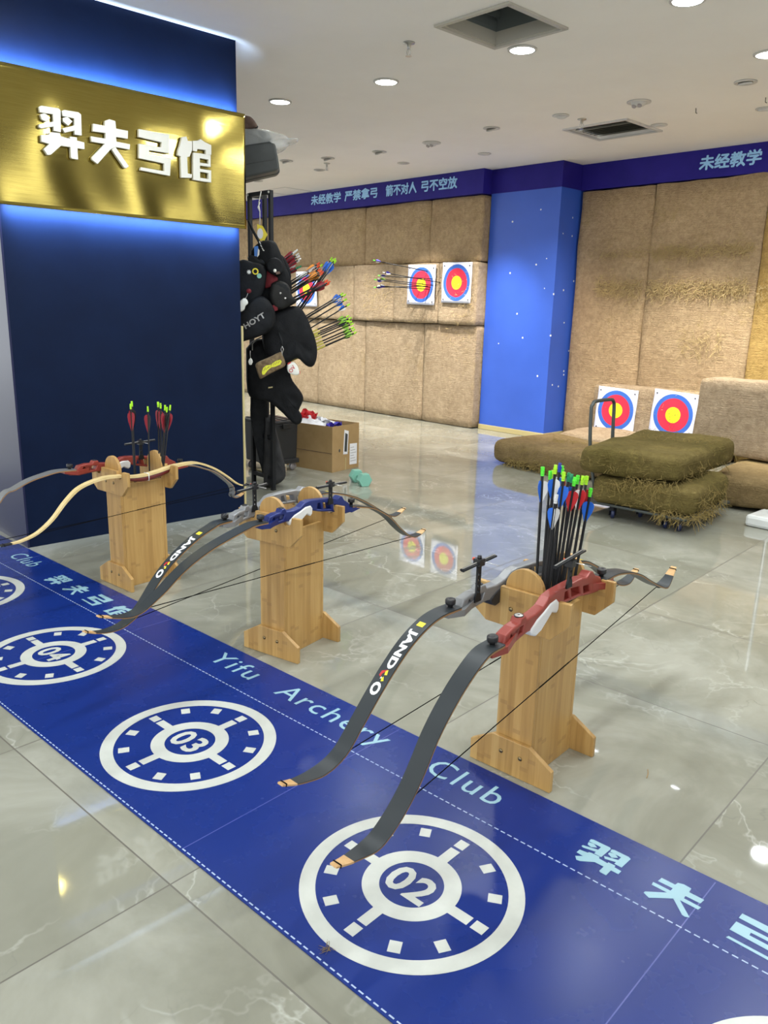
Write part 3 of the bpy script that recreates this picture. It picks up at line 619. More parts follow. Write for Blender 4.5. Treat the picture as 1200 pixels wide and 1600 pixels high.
# ------------------------------------------------------------------ arrows
ARROWS = {}
def arrow_proto(key, L, shaft, vanes, nock, vl=0.060, vh=0.0125, shaft2=None, spin=0.0, vtop=0.032, ring=True, r=0.0031):
    if key in ARROWS: return dup(ARROWS[key])
    t = bpy.data.objects.new('arrow', None); C.objects.link(t); t.empty_display_size = 0.05
    b = BM(); tube(b, [(0, 0, 0.0), (0, 0, 0.012), (0, 0, L - 0.014)], [0.0008, r, r], 8); mk('shaft', b, M[shaft], t)
    if shaft2: b = BM(); tube(b, [(0, 0, 0.02), (0, 0, L * shaft2[1])], r * 1.25, 8); mk('shaft_sleeve', b, M[shaft2[0]], t)
    for k, vm in enumerate(vanes):
        a = spin + k * 2 * PI / 3; b = BM(); z1 = L - vtop; z0 = z1 - vl
        pf = [(r * .8, z0), (r + vh * .35, z0 + vl * .25), (r + vh * .8, z0 + vl * .52), (r + vh, z0 + vl * .78), (r + vh * .85, z0 + vl * .93), (r + vh * .35, z1), (r * .8, z1)]
        prism(b, pf, -0.0005, 0.0005, 'y', Matrix.Rotation(a, 4, 'Z')); mk('vane', b, M[vm], t)
    b = BM()
    if ring: lathe(b, [(r, L - .018), (r + .0008, L - .018), (r + .0008, L - .014), (r, L - .014)], 10); 
    lathe(b, [(r * .9, L - .014), (r * 1.3, L - .012), (r * 1.25, L - .004), (r * 1.5, L - .003)], 10)
    for s_ in (-1, 1): box(b, s_ * r * 0.45 - .0011, s_ * r * 0.45 + .0011 + .001 * (s_ > 0), -r, r, L - .005, L + .006)
    mk('nock', b, M[nock], t, True)
    ARROWS[key] = t; return t
def put_arrow(t, p0, p1, label, group=None, spin=0.0):
    """point of the arrow at p0, nock towards p1"""
    p0, p1 = Vector(p0), Vector(p1); q = (p1 - p0).to_track_quat('Z', 'Y')
    t.location = p0; t.rotation_euler = (q @ Matrix.Rotation(spin, 3, 'Z').to_quaternion()).to_euler(); tag(t, label, 'arrow', group); return t
# ------------------------------------------------------------------ bow stands
HD = 0.1303; FWD = 0.132; BW = 0.146; CW = 0.058
def bolt(x, y, z, parent, back=False):
    b = BM(); lathe(b, [(0.0001, 0.003), (0.004, 0.003), (0.0065, 0.001), (0.0065, -0.004), (0.0001, -0.004)], 14, Matrix.Translation((x, y, z)) @ Matrix.Rotation(PI / 2, 4, 'X')); mk('bolt', b, M['brass'], parent, True)
def stand(label, u, v, yaw):
    t = root('bow_stand', label, 'bow stand', mw(u, v), MATROT + yaw)
    arch = [(-CW, 0), (CW, 0), (CW, 0.5445)] + [(CW * math.cos(a * PI / 16), 0.5445 + CW * math.sin(a * PI / 16)) for a in range(1, 16)] + [(-CW, 0.5445)]
    for s_ in (-1, 1):
        y0 = s_ * (HD - 0.015); y1 = s_ * (HD - 0.029)
        b = BM(); prism(b, arch, min(y0, y1), max(y0, y1), 'y'); mk('end_panel', b, M['bamboo'], t, bevel=0.0015)
        b = BM(); box(b, s_ * CW - (0.013 if s_ > 0 else 0), s_ * CW + (0.013 if s_ < 0 else 0), -HD + 0.0295, HD - 0.0295, 0.0, 0.478); mk('side_panel', b, M['bamboo'], t, bevel=0.0015)
        foot = [(-FWD, 0), (FWD, 0), (FWD, 0.062), (0.058, 0.106), (-0.058, 0.106), (-FWD, 0.062)]
        yo = s_ * HD; yi = s_ * (HD - 0.0148)
        b = BM(); prism(b, foot, min(yo, yi), max(yo, yi), 'y'); mk('foot', b, M['bamboo'], t, bevel=0.0015)
        nt = [(0.106, 0.5455), (0.102, 0.524), (0.094, 0.514), (0.078, 0.513), (0.070, 0.520), (0.066, 0.532), (0.064, 0.5455)]
        br = [(-0.106, 0.436), (0.096, 0.436), (BW, 0.486), (BW, 0.5455)] + nt + [(-a_, b_) for a_, b_ in nt[::-1]] + [(-BW, 0.5455), (-BW, 0.466)]
        b = BM(); prism(b, br, min(yo, yi), max(yo, yi), 'y'); mk('bracket', b, M['bamboo'], t, bevel=0.0015)
        for x_ in (-0.028, 0.034):
            if s_ < 0: bolt(x_, yo, 0.063, t); bolt(x_, yo, 0.488, t)
    b = BM(); box(b, -CW + .013, CW - .013, -HD + .03, HD - .03, 0.02, 0.032); mk('inner_floor', b, M['bamboo'], t)
    return t
ST3 = (-0.096, 0.658, 0.017); ST2 = (-1.192, 0.689, 0.154); ST1 = (-2.248, 0.669, 0.027)
stand('bamboo bow stand nearest the camera, full of blue, white and red vaned arrows', *ST3)
stand('middle bamboo bow stand without arrows, carrying the blue bow', *ST2)
stand('farthest bamboo bow stand, in front of the navy partition with red vaned arrows', *ST1)
# ------------------------------------------------------------------ bows
def bow(label, u0, ang, near, far, rA, rB, limbm, riserm, gripm, strn, sight=None, letters=False, wood=False, knobm='black', bush=False, name='recurve_bow', cut_back=False):
    """profile points are (y, z) in metres: y along the bow, z above the floor"""
    zb = min(z for _, z in near + far)
    x0, y0, _ = mw(u0, 0.6)
    t = root(name, label, 'bow', (x0, y0, zb), MATROT + ang)
    P = lambda y, z, xx=0.0: Vector((xx, y, z - zb))
    def limb(path, stop_wood, nm='limb'):
        """path from riser end to tip"""
        pp = smooth_path([P(y, z) for y, z in path], 5); ln = [0.0]
        for i in range(1, len(pp)): ln.append(ln[-1] + (pp[i] - pp[i - 1]).length)
        T = ln[-1]; frames = []
        for i, p in enumerate(pp):
            tg = (pp[min(i + 1, len(pp) - 1)] - pp[max(i - 1, 0)]).normalized(); nn = Vector((0, -tg.z, tg.y));
            if nn.z < 0 and abs(tg.y) > 0.05: nn = -nn
            f = ln[i] / T; wd = 0.0240 * (1 - 0.10 * f) if f < 0.84 else 0.0240 * (0.916 - (f - 0.84) * 3.6)
            if letters: wd *= 0.93
            wd = wd if not wood else 0.0165 * (1 - 0.45 * f)
            th = 0.0075 - 0.0035 * f if not wood else 0.011 - 0.005 * f
            frames.append((p, tg, nn, wd, th, ln[i]))
        def ribbon(fr, mats, nm, extra=0.0):
            b = BM(); prev = None; n_ = len(fr)
            for i, (p, tg, nn, wd, th, l_) in enumerate(fr):
                wd = wd + extra; e = [b.verts.new(p + Vector((s_ * wd, 0, 0)) - nn * d_) for s_, d_ in ((-1, 0), (1, 0), (1, th * .4), (1, th), (-1, th), (-1, th * .4))]
                if prev:
                    for k in range(6):
                        f = b.faces.new((prev[k], prev[(k + 1) % 6], e[(k + 1) % 6], e[k])); f.material_index = (0, 0, 1, 0, 1, 0)[k]; f.smooth = k in (0, 3)
                else: b.faces.new(e[::-1])
                prev = e
            b.faces.new(prev); bmesh.ops.recalc_face_normals(b, faces=b.faces[:])
            for e_ in b.edges:
                if len(e_.link_faces) == 2 and e_.calc_face_angle(0) > 0.5: e_.smooth = False
            return mk(nm, b, mats, t)
        k = next(i for i, f in enumerate(frames) if f[5] > T - stop_wood)
        lo = ribbon(frames[:k + 1], [M[limbm], M['limbwood'] if not wood else M[limbm]], nm)
        tp = ribbon(frames[k:], [M['tip'] if not wood else M['gripblack']] * 2, 'limb_tip', 0.0006)
        b = BM(); pq, tg, nn, wd, th, _ = frames[min(len(frames) - 1, (k + len(frames)) // 2 + 1)]
        tube(b, [pq + Vector((wd + .001, 0, 0)) - nn * th * 1.15, pq + Vector((wd + .001, 0, 0)) + nn * .0012, pq + Vector((-wd - .001, 0, 0)) + nn * .0012, pq + Vector((-wd - .001, 0, 0)) - nn * th * 1.15], 0.0015, 6)
        mk('string_loop', b, M[strn], tp)
        return lo, frames
    def wrap(bm_, frames, m, parent, nm, s0):
        """lay flat artwork (x = distance from the riser, y = across) on the upper face of a limb"""
        for v in bm_.verts:
            s = s0 + v.co.x; i = next((j for j in range(1, len(frames)) if frames[j][5] >= s), len(frames) - 1)
            a_, b_ = frames[i - 1], frames[i]; f = (s - a_[5]) / max(1e-6, b_[5] - a_[5])
            v.co = a_[0].lerp(b_[0], f) + Vector((v.co.y, 0, 0)) + a_[2].lerp(b_[2], f) * 0.0006
        return mk(nm, bm_, m, parent)
    near_p, far_p = near[::-1], list(far)
    if not wood:   # the limb butt lies in the riser pocket, under the limb bolt
        a_, b_ = Vector(rA), Vector(rB); x_ = (b_ - a_).normalized(); n_x = Vector((-x_.y, x_.x)); k0 = (b_ - a_).length / .6
        near_p = [tuple(a_ + x_ * .050 * k0 - n_x * .001)] + [p for p in near_p if p[0] < a_.x - .004]
        far_p = [tuple(b_ - x_ * .050 * k0 - n_x * .001)] + [p for p in far_p if p[0] > b_.x + .004]
    nl, nf = limb(near_p, 0.045); fl_, ff = limb(far_p, 0.045)
    if letters:
        def artwork(lb, fr, s0, flip):
            k_ = -1 if flip else 1
            for body, a_, len_, hgt in (('JAND', 0.0, 0.120, 0.029), ('O', 0.158, 0.034, 0.027)):
                tb = text_mesh(body, 1.0, 0.050, 0, 1.04)
                xs_ = [v.co.x for v in tb.verts]; ys_ = [v.co.y for v in tb.verts]; mx, my = min(xs_), min(ys_); sx_ = len_ / (max(xs_) - mx); sy_ = hgt / (max(ys_) - my)
                for v in tb.verts: v.co = Vector((a_ + (v.co.x - mx) * sx_, ((v.co.y - my) * sy_ - hgt / 2) * k_, 0))
                bmesh.ops.subdivide_edges(tb, edges=[e for e in tb.edges if e.calc_length() > 0.012], cuts=2); bmesh.ops.triangulate(tb, faces=tb.faces[:])
                wrap(tb, fr, M['paper'], lb, 'lettering', s0)
            for nm_, mm, pl in (('logo_mark', 'yellow', [(0.123, 0.006), (0.136, 0.010), (0.138, 0.003), (0.128, 0.0)]), ('logo_mark', 'v_red', [(0.123, 0.004), (0.130, -0.010), (0.142, -0.011), (0.146, -0.004), (0.138, -0.005), (0.130, 0.0)]),
                                ('logo_mark', 'yellow', [(0.142, 0.004), (0.152, 0.010), (0.155, 0.003), (0.147, 0.0)]), ('logo_mark', 'paper', [(0.143, -0.002), (0.150, -0.004), (0.147, 0.001)]),
                                ('limb_sticker', 'yellow', [(-0.030, -0.010), (-0.014, -0.010), (-0.014, 0.010), (-0.030, 0.010)])):
                b = BM(); b.faces.new([b.verts.new((x_, y_ * k_, 0)) for x_, y_ in pl]); wrap(b, fr, M[mm], lb, nm_, s0)
        artwork(nl, nf, 0.156, False)
        if letters == 2: artwork(fl_, ff, 0.11, True)
    rA, rB = rA or (0, 1), rB or (1, 1)
    A, B = Vector((rA[0], rA[1])), Vector((rB[0], rB[1])); ax = (B - A); L = ax.length; ax.normalize(); nx = Vector((-ax.y, ax.x)); k = L / 0.60
    Q = lambda s, q: tuple(A + ax * s * k + nx * q)
    zl = lambda pl: [(a_, b_ - zb) for a_, b_ in pl]
    Mx = Matrix(((0, 0, 1, 0), (1, 0, 0, 0), (0, 1, 0, 0), (0, 0, 0, 1)))   # plate plane -> bow plane
    if not wood:
        up = [(0.0, -.010), (.055, -.009), (.066, .012), (.10, .020), (.125, .021), (.132, .032), (.152, .032), (.158, .021), (.20, .020), (.235, .026), (.262, .042), (.29, .046), (.36, .044), (.43, .040), (.455, .034), (.475, .044), (.49, .040), (.505, .024), (.535, .010), (.545, -.009), (.60, -.010)]
        lo = [(.60, -.016), (.57, -.026), (.52, -.030), (.47, -.022), (.42, -.010), (.36, -.004), (.318, .004), (.30, .012), (.285, .004), (.262, -.004), (.23, -.014), (.20, -.020), (.16, -.016), (.12, -.020), (.07, -.030), (.03, -.028), (.0, -.018)]
        hol = [[(.078, -.012), (.098, -.010), (.112, .006), (.088, .006)], [(.118, -.008), (.140, -.006), (.146, .010), (.126, .010)],
               [(.335, .008), (.362, .006), (.352, .030), (.338, .030)], [(.375, .004), (.420, .0), (.412, .022), (.368, .030)], [(.44, -.008), (.475, -.012), (.468, .008), (.436, .014)]]
        b = holes_mesh(zl([Q(*p) for p in up + lo]), [zl([Q(*p) for p in h_]) for h_ in hol], 0.0152, 0.0045)
        for v in b.verts: v.co = Mx @ v.co
        for f in b.faces: f.smooth = False
        # flared limb pockets
        for s0, s1, s2 in ((0.0, 0.058, 0.11), (0.60, 0.542, 0.49)):
            pl = []
            for s_, q0, q1, hw_ in ((s0, -.0175, -.0082, .022), (s1, -.026, -.0082, .0265), (s2, -.016, .004, .0155)):
                a0, a1 = Q(s_, q0), Q(s_, q1); pl.append([b.verts.new((xx, c_[0], c_[1] - zb)) for xx, c_ in ((-hw_, a0), (hw_, a0), (hw_, a1), (-hw_, a1))])
            fs = [b.faces.new(pl[0]), b.faces.new(pl[2][::-1])]
            for i in range(2):
                for j in range(4): fs.append(b.faces.new((pl[i][j], pl[i + 1][j], pl[i + 1][(j + 1) % 4], pl[i][(j + 1) % 4])))
            bmesh.ops.recalc_face_normals(b, faces=fs)
        riser = mk('riser', b, M[riserm], t)
        gp = [(.172, -.012), (.20, .004), (.232, .014), (.262, .026), (.292, .028), (.305, .016), (.304, -.004), (.295, -.012), (.284, -.008), (.272, -.002), (.254, -.014), (.222, -.034), (.196, -.040), (.176, -.030)]
        b = holes_mesh(zl([Q(*p) for p in gp]), [], 0.0185, 0.006)
        for v in b.verts: v.co = Mx @ v.co
        g = mk('grip', b, M[gripm], t)
        for s_, q_ in ((0.032, 0.0), (0.568, 0.0)):
            c_ = Q(s_, q_ - .008); b = BM(); rot = Matrix.Translation((0, c_[0], c_[1] - zb)) @ Matrix.Rotation(math.atan2(ax.y, ax.x), 4, 'X')
            lathe(b, [(0.0001, 0), (0.007, 0), (0.007, 0.014), (0.0125, 0.015), (0.0135, 0.018), (0.0135, 0.027), (0.012, 0.029), (0.006, 0.029), (0.005, 0.026), (0.0001, 0.026)], 20, rot); mk('limb_bolt', b, M[knobm], t, True)
        c_ = Q(0.142, 0.031); b = BM(); rot = Matrix.Translation((0, c_[0], c_[1] - zb)) @ Matrix.Rotation(math.atan2(ax.y, ax.x), 4, 'X')
        lathe(b, [(0.0001, 0.0), (0.009, 0.0), (0.0105, 0.001), (0.0105, 0.003), (0.007, 0.004), (0.004, 0.004), (0.004, 0.002), (0.0001, 0.002)], 20, rot); bs = mk('bushing', b, M['steel'] if bush else M['black'], t, True)
        if bush:
            b = BM(); lathe(b, [(0.0105, 0.0), (0.012, 0.0), (0.012, 0.003), (0.0105, 0.003)], 20, rot); mk('washer', b, M['black'], bs, True)
    else:
        i0 = [p for p in near + far]
        seq = [Vector((0, y, z - zb)) for y, z in wood]; pp = smooth_path(seq, 5); b = BM(); prev = None; n_ = len(pp)
        bt = BM(); prevt = None
        for i, p in enumerate(pp):
            f = i / (n_ - 1); th = 0.004 + 0.020 * math.sin(PI * f) ** 0.8; hw_ = 0.0155 - 0.003 * math.sin(PI * f)
            e = [b.verts.new(p + Vector((s_ * hw_, 0, d_))) for s_, d_ in ((-1, -.009), (1, -.009), (1, -.009 - th * .7), (.5, -.009 - th), (-.5, -.009 - th), (-1, -.009 - th * .7))]
            et = [bt.verts.new(p + Vector((s_ * 0.0165, 0, d_))) for s_, d_ in ((-1, 0), (1, 0), (1, -.0095), (-1, -.0095))]
            if prev:
                for k_ in range(6): b.faces.new((prev[k_], prev[(k_ + 1) % 6], e[(k_ + 1) % 6], e[k_])).smooth = True
                for k_ in range(4): bt.faces.new((prevt[k_], prevt[(k_ + 1) % 4], et[(k_ + 1) % 4], et[k_])).smooth = k_ == 0
            else: b.faces.new(e[::-1]); bt.faces.new(et[::-1])
            prev, prevt = e, et
        b.faces.new(prev); bt.faces.new(prevt); bmesh.ops.recalc_face_normals(b, faces=b.faces[:]); bmesh.ops.recalc_face_normals(bt, faces=bt.faces[:])
        [setattr(e_, 'smooth', False) for e_ in bt.edges if len(e_.link_faces) == 2 and e_.calc_face_angle(0) > 0.5]; mk('riser', b, M['maroon'], t); mk('back_laminate', bt, M['cream'], t)
        q_ = pp[n_ // 2 - 2]; b = BM(); tube(b, [q_ + Vector((-.018, 0, .001)), q_ + Vector((.0175, 0, .001)), q_ + Vector((.0175, 0, -.030)), q_ + Vector((-.018, 0, -.030)), q_ + Vector((-.018, 0, .001))], 0.0022, 6); mk('riser_binding', b, M['paper'], t)
    # bow string: from tip along the belly, then straight
    tn, tf = near[0], far[-1]; cn, cf = letters_str[label]
    def hug(fr, c_):   # the string lies along the belly of the recurve until it lifts off
        k_ = min(range(len(fr)), key=lambda q: (fr[q][0] - P(*c_)).length); out_ = []
        for q in range(len(fr) - 2, k_, -1):
            p_, tg_, nn_, wd_, th_, _ = fr[q]; out_.append(p_ - nn_ * (th_ + .0016))
        p_, tg_, nn_, wd_, th_, _ = fr[k_]; out_.append(p_ - nn_ * (th_ + .0016)); return out_
    h0, h1 = hug(nf, cn), hug(ff, cf); cn3, cf3 = h0[-1], h1[-1]
    b = BM(); tube(b, h0 + h1[::-1], 0.0014, 6)
    m0, m1 = cn3, cf3; tube(b, [m0.lerp(m1, .44), m0.lerp(m1, .56)], 0.0019, 6)
    mk('bow_string', b, M[strn], t)
    if sight:
        sy, sz0, sz1, ya, yb, za, zb_ = sight; sz0 -= zb; sz1 -= zb
        hol = [[(-.004, .012 + k_ * .016), (.004, .012 + k_ * .016), (.004, .019 + k_ * .016), (-.004, .019 + k_ * .016)] for k_ in range(max(1, int((sz1 - sz0 - .02) / .016)))]
        b = holes_mesh([(-.014, -.012), (.014, -.012), (.012, .004), (.008, .012), (.008, sz1 - sz0), (-.008, sz1 - sz0), (-.008, .012), (-.012, .004)], hol, 0.003, 0.0008)
        for v in b.verts: v.co = Matrix.Translation((0.017, sy, sz0)) @ (Mx @ v.co)
        s = mk('sight', b, M['blackm'], t)
        lx = 0.017
        b = BM(); pa, pb = Vector((lx, ya, za - zb)), Vector((lx, yb, zb_ - zb)); dd = (pb - pa).normalized()
        for o_, m_ in ((0.0, 0), (0.009, 0)): tube(b, [pa + Vector((o_ - .0045, 0, 0)), pb + Vector((o_ - .0045, 0, 0))], 0.0032, 6, 0)
        box(b, lx - .0045, lx + .0045, ya, ya + .004, za - zb - .004, za - zb + .004)
        mk('sight_track', b, M['blackm'], s)
        b = BM(); tube(b, [pa + Vector((0, 0, .0036)), pb + Vector((0, 0, .0036))], 0.0018, 4); mk('sight_scale', b, M['greyprint'], s)
        b = BM(); box(b, lx - .011, lx + .011, sy - .012, sy + .010, sz1 - .008, sz1 + .010); tube(b, [(lx, sy, sz1 + .008), (lx, sy, sz1 + .018)], 0.0055, 10); mk('sight_block', b, M['black'], s)
        b = BM(); tube(b, [(lx - .010, sy, sz1 + .004), (lx + .052, sy + .01, sz1 + .001)], 0.0011, 6); mk('sight_pin', b, M['steel'], s)
        b = BM(); tube(b, [(lx - .020, sy, sz1 + .005), (lx - .010, sy, sz1 + .005)], 0.0042, 10); mk('sight_knob', b, M['nock_red'], s)
    return t
def shape(A, off, d=1): return [(A[0] + a * d, A[1] + b) for a, b in off]
LB = {k: v for k, v in (('r3', 'red recurve bow with white grip and plain charcoal limbs, front bow of the nearest stand'), ('s3', 'silver grey recurve bow with lettered charcoal limb, rear bow of the nearest stand'),
    ('b2', 'blue recurve bow with white grip resting on the middle stand'), ('s2', 'silver recurve bow with lettered limb behind the blue bow on the middle stand'),
    ('w1', 'cream laminated recurve bow with maroon riser on the farthest stand'), ('r1', 'red recurve bow behind the cream bow, its grey limb leaving the left frame edge'))}
letters_str = {LB['r3']: ((-0.6499, 0.211), (0.6236, 0.4274)), LB['s3']: ((-0.652, 0.2594), (0.6655, 0.362)),
    LB['b2']: ((-0.613, 0.3648), (0.7153, 0.3128)), LB['s2']: ((-0.5705, 0.2643), (0.7956, 0.352)),
    LB['w1']: ((-0.4299, 0.3223), (0.5897, 0.3702)), LB['r1']: ((-0.63, 0.30), (0.66, 0.32))}
bow(LB['r3'], 0.0, 0.02, [(-0.865, 0.214), (-0.8454, 0.2085), (-0.8126, 0.203), (-0.7497, 0.2009), (-0.6966, 0.2275), (-0.6465, 0.2715), (-0.6082, 0.3199), (-0.5736, 0.3695), (-0.529, 0.4163), (-0.469, 0.4653), (-0.3956, 0.5062), (-0.35, 0.492)], [(0.2611, 0.546), (0.3536, 0.5281), (0.4309, 0.5017), (0.4996, 0.4685), (0.5882, 0.4274), (0.6559, 0.4039), (0.7001, 0.4152), (0.7271, 0.4335), (0.7499, 0.4484)],
    (-0.3779, 0.51), (0.2317, 0.551), 'limb', 'red', 'grip', 'string', (-0.0246, 0.5856, 0.64, -0.1075, 0.0417, 0.6484, 0.6601), bush=True)
bow(LB['s3'], -0.175, -0.015, [(-0.8246, 0.2792), (-0.7765, 0.265), (-0.711, 0.2609), (-0.6523, 0.2808), (-0.6022, 0.3307), (-0.551, 0.3851), (-0.4982, 0.436), (-0.4392, 0.4834), (-0.3749, 0.5164), (-0.3192, 0.5298)], [(0.377, 0.5187), (0.4322, 0.4982), (0.5099, 0.4572), (0.5844, 0.4066), (0.6442, 0.3764), (0.7066, 0.3662), (0.7611, 0.3793), (0.7966, 0.3949)],
    (-0.3017, 0.532), (0.3481, 0.5291), 'limb', 'silver', 'gripblack', 'string', (-0.1759, 0.5383, 0.6344, -0.247, -0.1082, 0.6278, 0.6376), letters=2)
bow(LB['b2'], -1.105, 0.06, [(-0.7628, 0.3904), (-0.7164, 0.3748), (-0.6681, 0.3645), (-0.626, 0.3706), (-0.589, 0.3888), (-0.5464, 0.4124), (-0.5, 0.4441), (-0.4453, 0.4748), (-0.3713, 0.5045), (-0.2974, 0.5252), (-0.2206, 0.5424), (-0.1781, 0.5496)], [(0.3581, 0.525), (0.4321, 0.5017), (0.4931, 0.4749), (0.5565, 0.4364), (0.6231, 0.3796), (0.6825, 0.3367), (0.7287, 0.3186), (0.7795, 0.3197), (0.8211, 0.3316)],
    (-0.1666, 0.5518), (0.358, 0.5276), 'limb', 'blue', 'grip', 'string', (0.1938, 0.5659, 0.6296, 0.1218, 0.2781, 0.6283, 0.6249))
bow(LB['s2'], -1.277, 0.06, [(-0.7227, 0.2785), (-0.6802, 0.2631), (-0.6381, 0.2565), (-0.5942, 0.2604), (-0.5555, 0.2774), (-0.5228, 0.3034), (-0.4941, 0.3354), (-0.4625, 0.3716), (-0.4256, 0.4069), (-0.3831, 0.4394), (-0.3319, 0.4707), (-0.2799, 0.496), (-0.2268, 0.5151), (-0.1983, 0.5234)], [(0.3567, 0.544), (0.4413, 0.5249), (0.5216, 0.4981), (0.6057, 0.4588), (0.6938, 0.4089), (0.7533, 0.3776), (0.7998, 0.3631), (0.8463, 0.3695), (0.8885, 0.3829)],
    (-0.1869, 0.5236), (0.3268, 0.5488), 'limb', 'silverlight', 'gripblack', 'string', (-0.0349, 0.5474, 0.6274, -0.1144, 0.0251, 0.6213, 0.6289), letters=2)
bow(LB['w1'], -2.163, 0.02, [(-0.5894, 0.323), (-0.5543, 0.3236), (-0.5056, 0.3268), (-0.4412, 0.3462), (-0.3758, 0.3907), (-0.3158, 0.4538), (-0.256, 0.5018), (-0.1881, 0.5249), (-0.1164, 0.5342), (-0.0465, 0.5301)], [(0.226, 0.5407), (0.2964, 0.5438), (0.3573, 0.5361), (0.4414, 0.5004), (0.5166, 0.4522), (0.5747, 0.4084), (0.6145, 0.3895), (0.6554, 0.3868)],
    None, None, 'cream', None, None, 'string', None, wood=[(-0.0588, 0.5304), (-0.0001, 0.5208), (0.0639, 0.5193), (0.1301, 0.5264), (0.188, 0.5366), (0.2365, 0.5423)])
RN = (-0.2319, 0.5544)
bow(LB['r1'], -2.333, 0.02, [(RN[0] - .48, RN[1] - .262), (RN[0] - .43, RN[1] - .266), (RN[0] - .39, RN[1] - .245)] + [(-0.5042, 0.4756), (-0.4494, 0.5022), (-0.3855, 0.5283), (-0.3181, 0.5436), (-0.258, 0.5522)], [(0.3998, 0.4994), (0.437, 0.4882), (0.4938, 0.4679), (0.5636, 0.4388), (0.6308, 0.3893), (0.6792, 0.3413), (0.68, 0.29), (0.72, 0.285), (0.76, 0.3)],
    RN, (0.4, 0.5026), 'silver', 'red', 'grip', 'string', (0.1455, 0.5652, 0.6314, 0.0649, 0.2215, 0.6313, 0.6357))
# ------------------------------------------------------------------ arrows standing in the stands
V3 = {'wb': ('v_white', 'v_blue', 'v_white'), 'bw': ('v_blue', 'v_blue', 'v_white'), 'bb': ('v_blue', 'v_blue', 'v_blue'), 'wr': ('v_white', 'v_red', 'v_red'), 'ww': ('v_white', 'v_white', 'v_white'), 'rk': ('v_dred', 'v_black', 'v_dred')}
for i, (p1, kind, nk, spin, lb) in enumerate([
    ((-0.1001, 0.6, 0.8652), 'bw', 'nock_green', 2.9, 'arrow with a blue vane, leftmost in the nearest stand'),
    ((-0.1112, 0.66, 0.8452), 'ww', 'nock_green', 0.3, 'arrow with pale vanes and green nock, second from left in the nearest stand'),
    ((-0.1267, 0.7, 0.8393), 'ww', 'nock_lime', 1.3, 'arrow with pale vanes and lime nock, third from left in the nearest stand'),
    ((-0.0743, 0.62, 0.8717), 'wb', 'nock_lime', 0.9, 'tall arrow with lime nock left of the blue nocked one in the nearest stand'),
    ((-0.0786, 0.65, 0.8723), 'wb', 'nock_blue', 2.2, 'arrow with a dark blue nock, tallest in the nearest stand'),
    ((-0.0985, 0.7, 0.856), 'wr', 'nock_green', 0.1, 'arrow with green nock just right of the blue nocked one in the nearest stand'),
    ((-0.054, 0.63, 0.8548), 'bb', 'nock_lime', 0.8, 'arrow with broad blue vane and lime nock, middle of the nearest stand'),
    ((-0.061, 0.67, 0.8465), 'bb', 'nock_teal', 1.6, 'arrow with teal nock and blue vanes, middle of the nearest stand'),
    ((-0.0804, 0.72, 0.8332), 'wr', 'nock_teal', 2.0, 'arrow with teal nock behind the blue vanes in the nearest stand'),
    ((-0.0376, 0.66, 0.8396), 'wr', 'nock_green', 0.5, 'arrow with white and red vanes, front of the green nocked pair in the nearest stand'),
    ((-0.0503, 0.7, 0.8372), 'wr', 'nock_green', 1.2, 'arrow with red vane, rear of the green nocked pair in the nearest stand'),
    ((-0.0246, 0.68, 0.8423), 'wr', 'nock_lime', 2.6, 'arrow with white vane, left of the rightmost lime nocked pair in the nearest stand'),
    ((-0.0396, 0.73, 0.833), 'wr', 'nock_lime', 0.9, 'arrow with orange red vane, right of the rightmost lime nocked pair in the nearest stand'),
    ((-0.0251, 0.73, 0.8019), 'bw', 'nock_green', 2.7, 'low leaning arrow with blue and white vanes, rightmost in the nearest stand'),
    ((-0.0541, 0.6, 0.7994), 'wb', 'nock_white', -0.9, 'short arrow with white and blue vane, lowest one in the nearest stand')]):
    q = random.Random(i + 40)
    u_, v_, z_ = p1; ub = -0.096 + max(-.036, min(.036, (u_ + 0.070) * -0.1 + q.uniform(-.010, .010))); vb = 0.658 + max(-.075, min(.075, (v_ - .66) * 1.0 + q.uniform(-.03, .03)))
    a0, a1 = Vector(mw(ub, vb, 0.0)), Vector(mw(u_, v_, z_)); zb0 = 0.036 if z_ > .8 else 0.034
    a0.z = zb0; L = (a1 - a0).length; Lp = 0.79 if z_ > .8 else 0.71
    a0 = a1 - (a1 - a0).normalized() * Lp
    ar = arrow_proto('%s_%s_%.2f' % (kind, nk, Lp), Lp, 'carbon', V3[kind], nk, 0.058, 0.0145, r=0.0040)
    put_arrow(ar, a0, a1, lb, 'arrows in the nearest bow stand', spin)
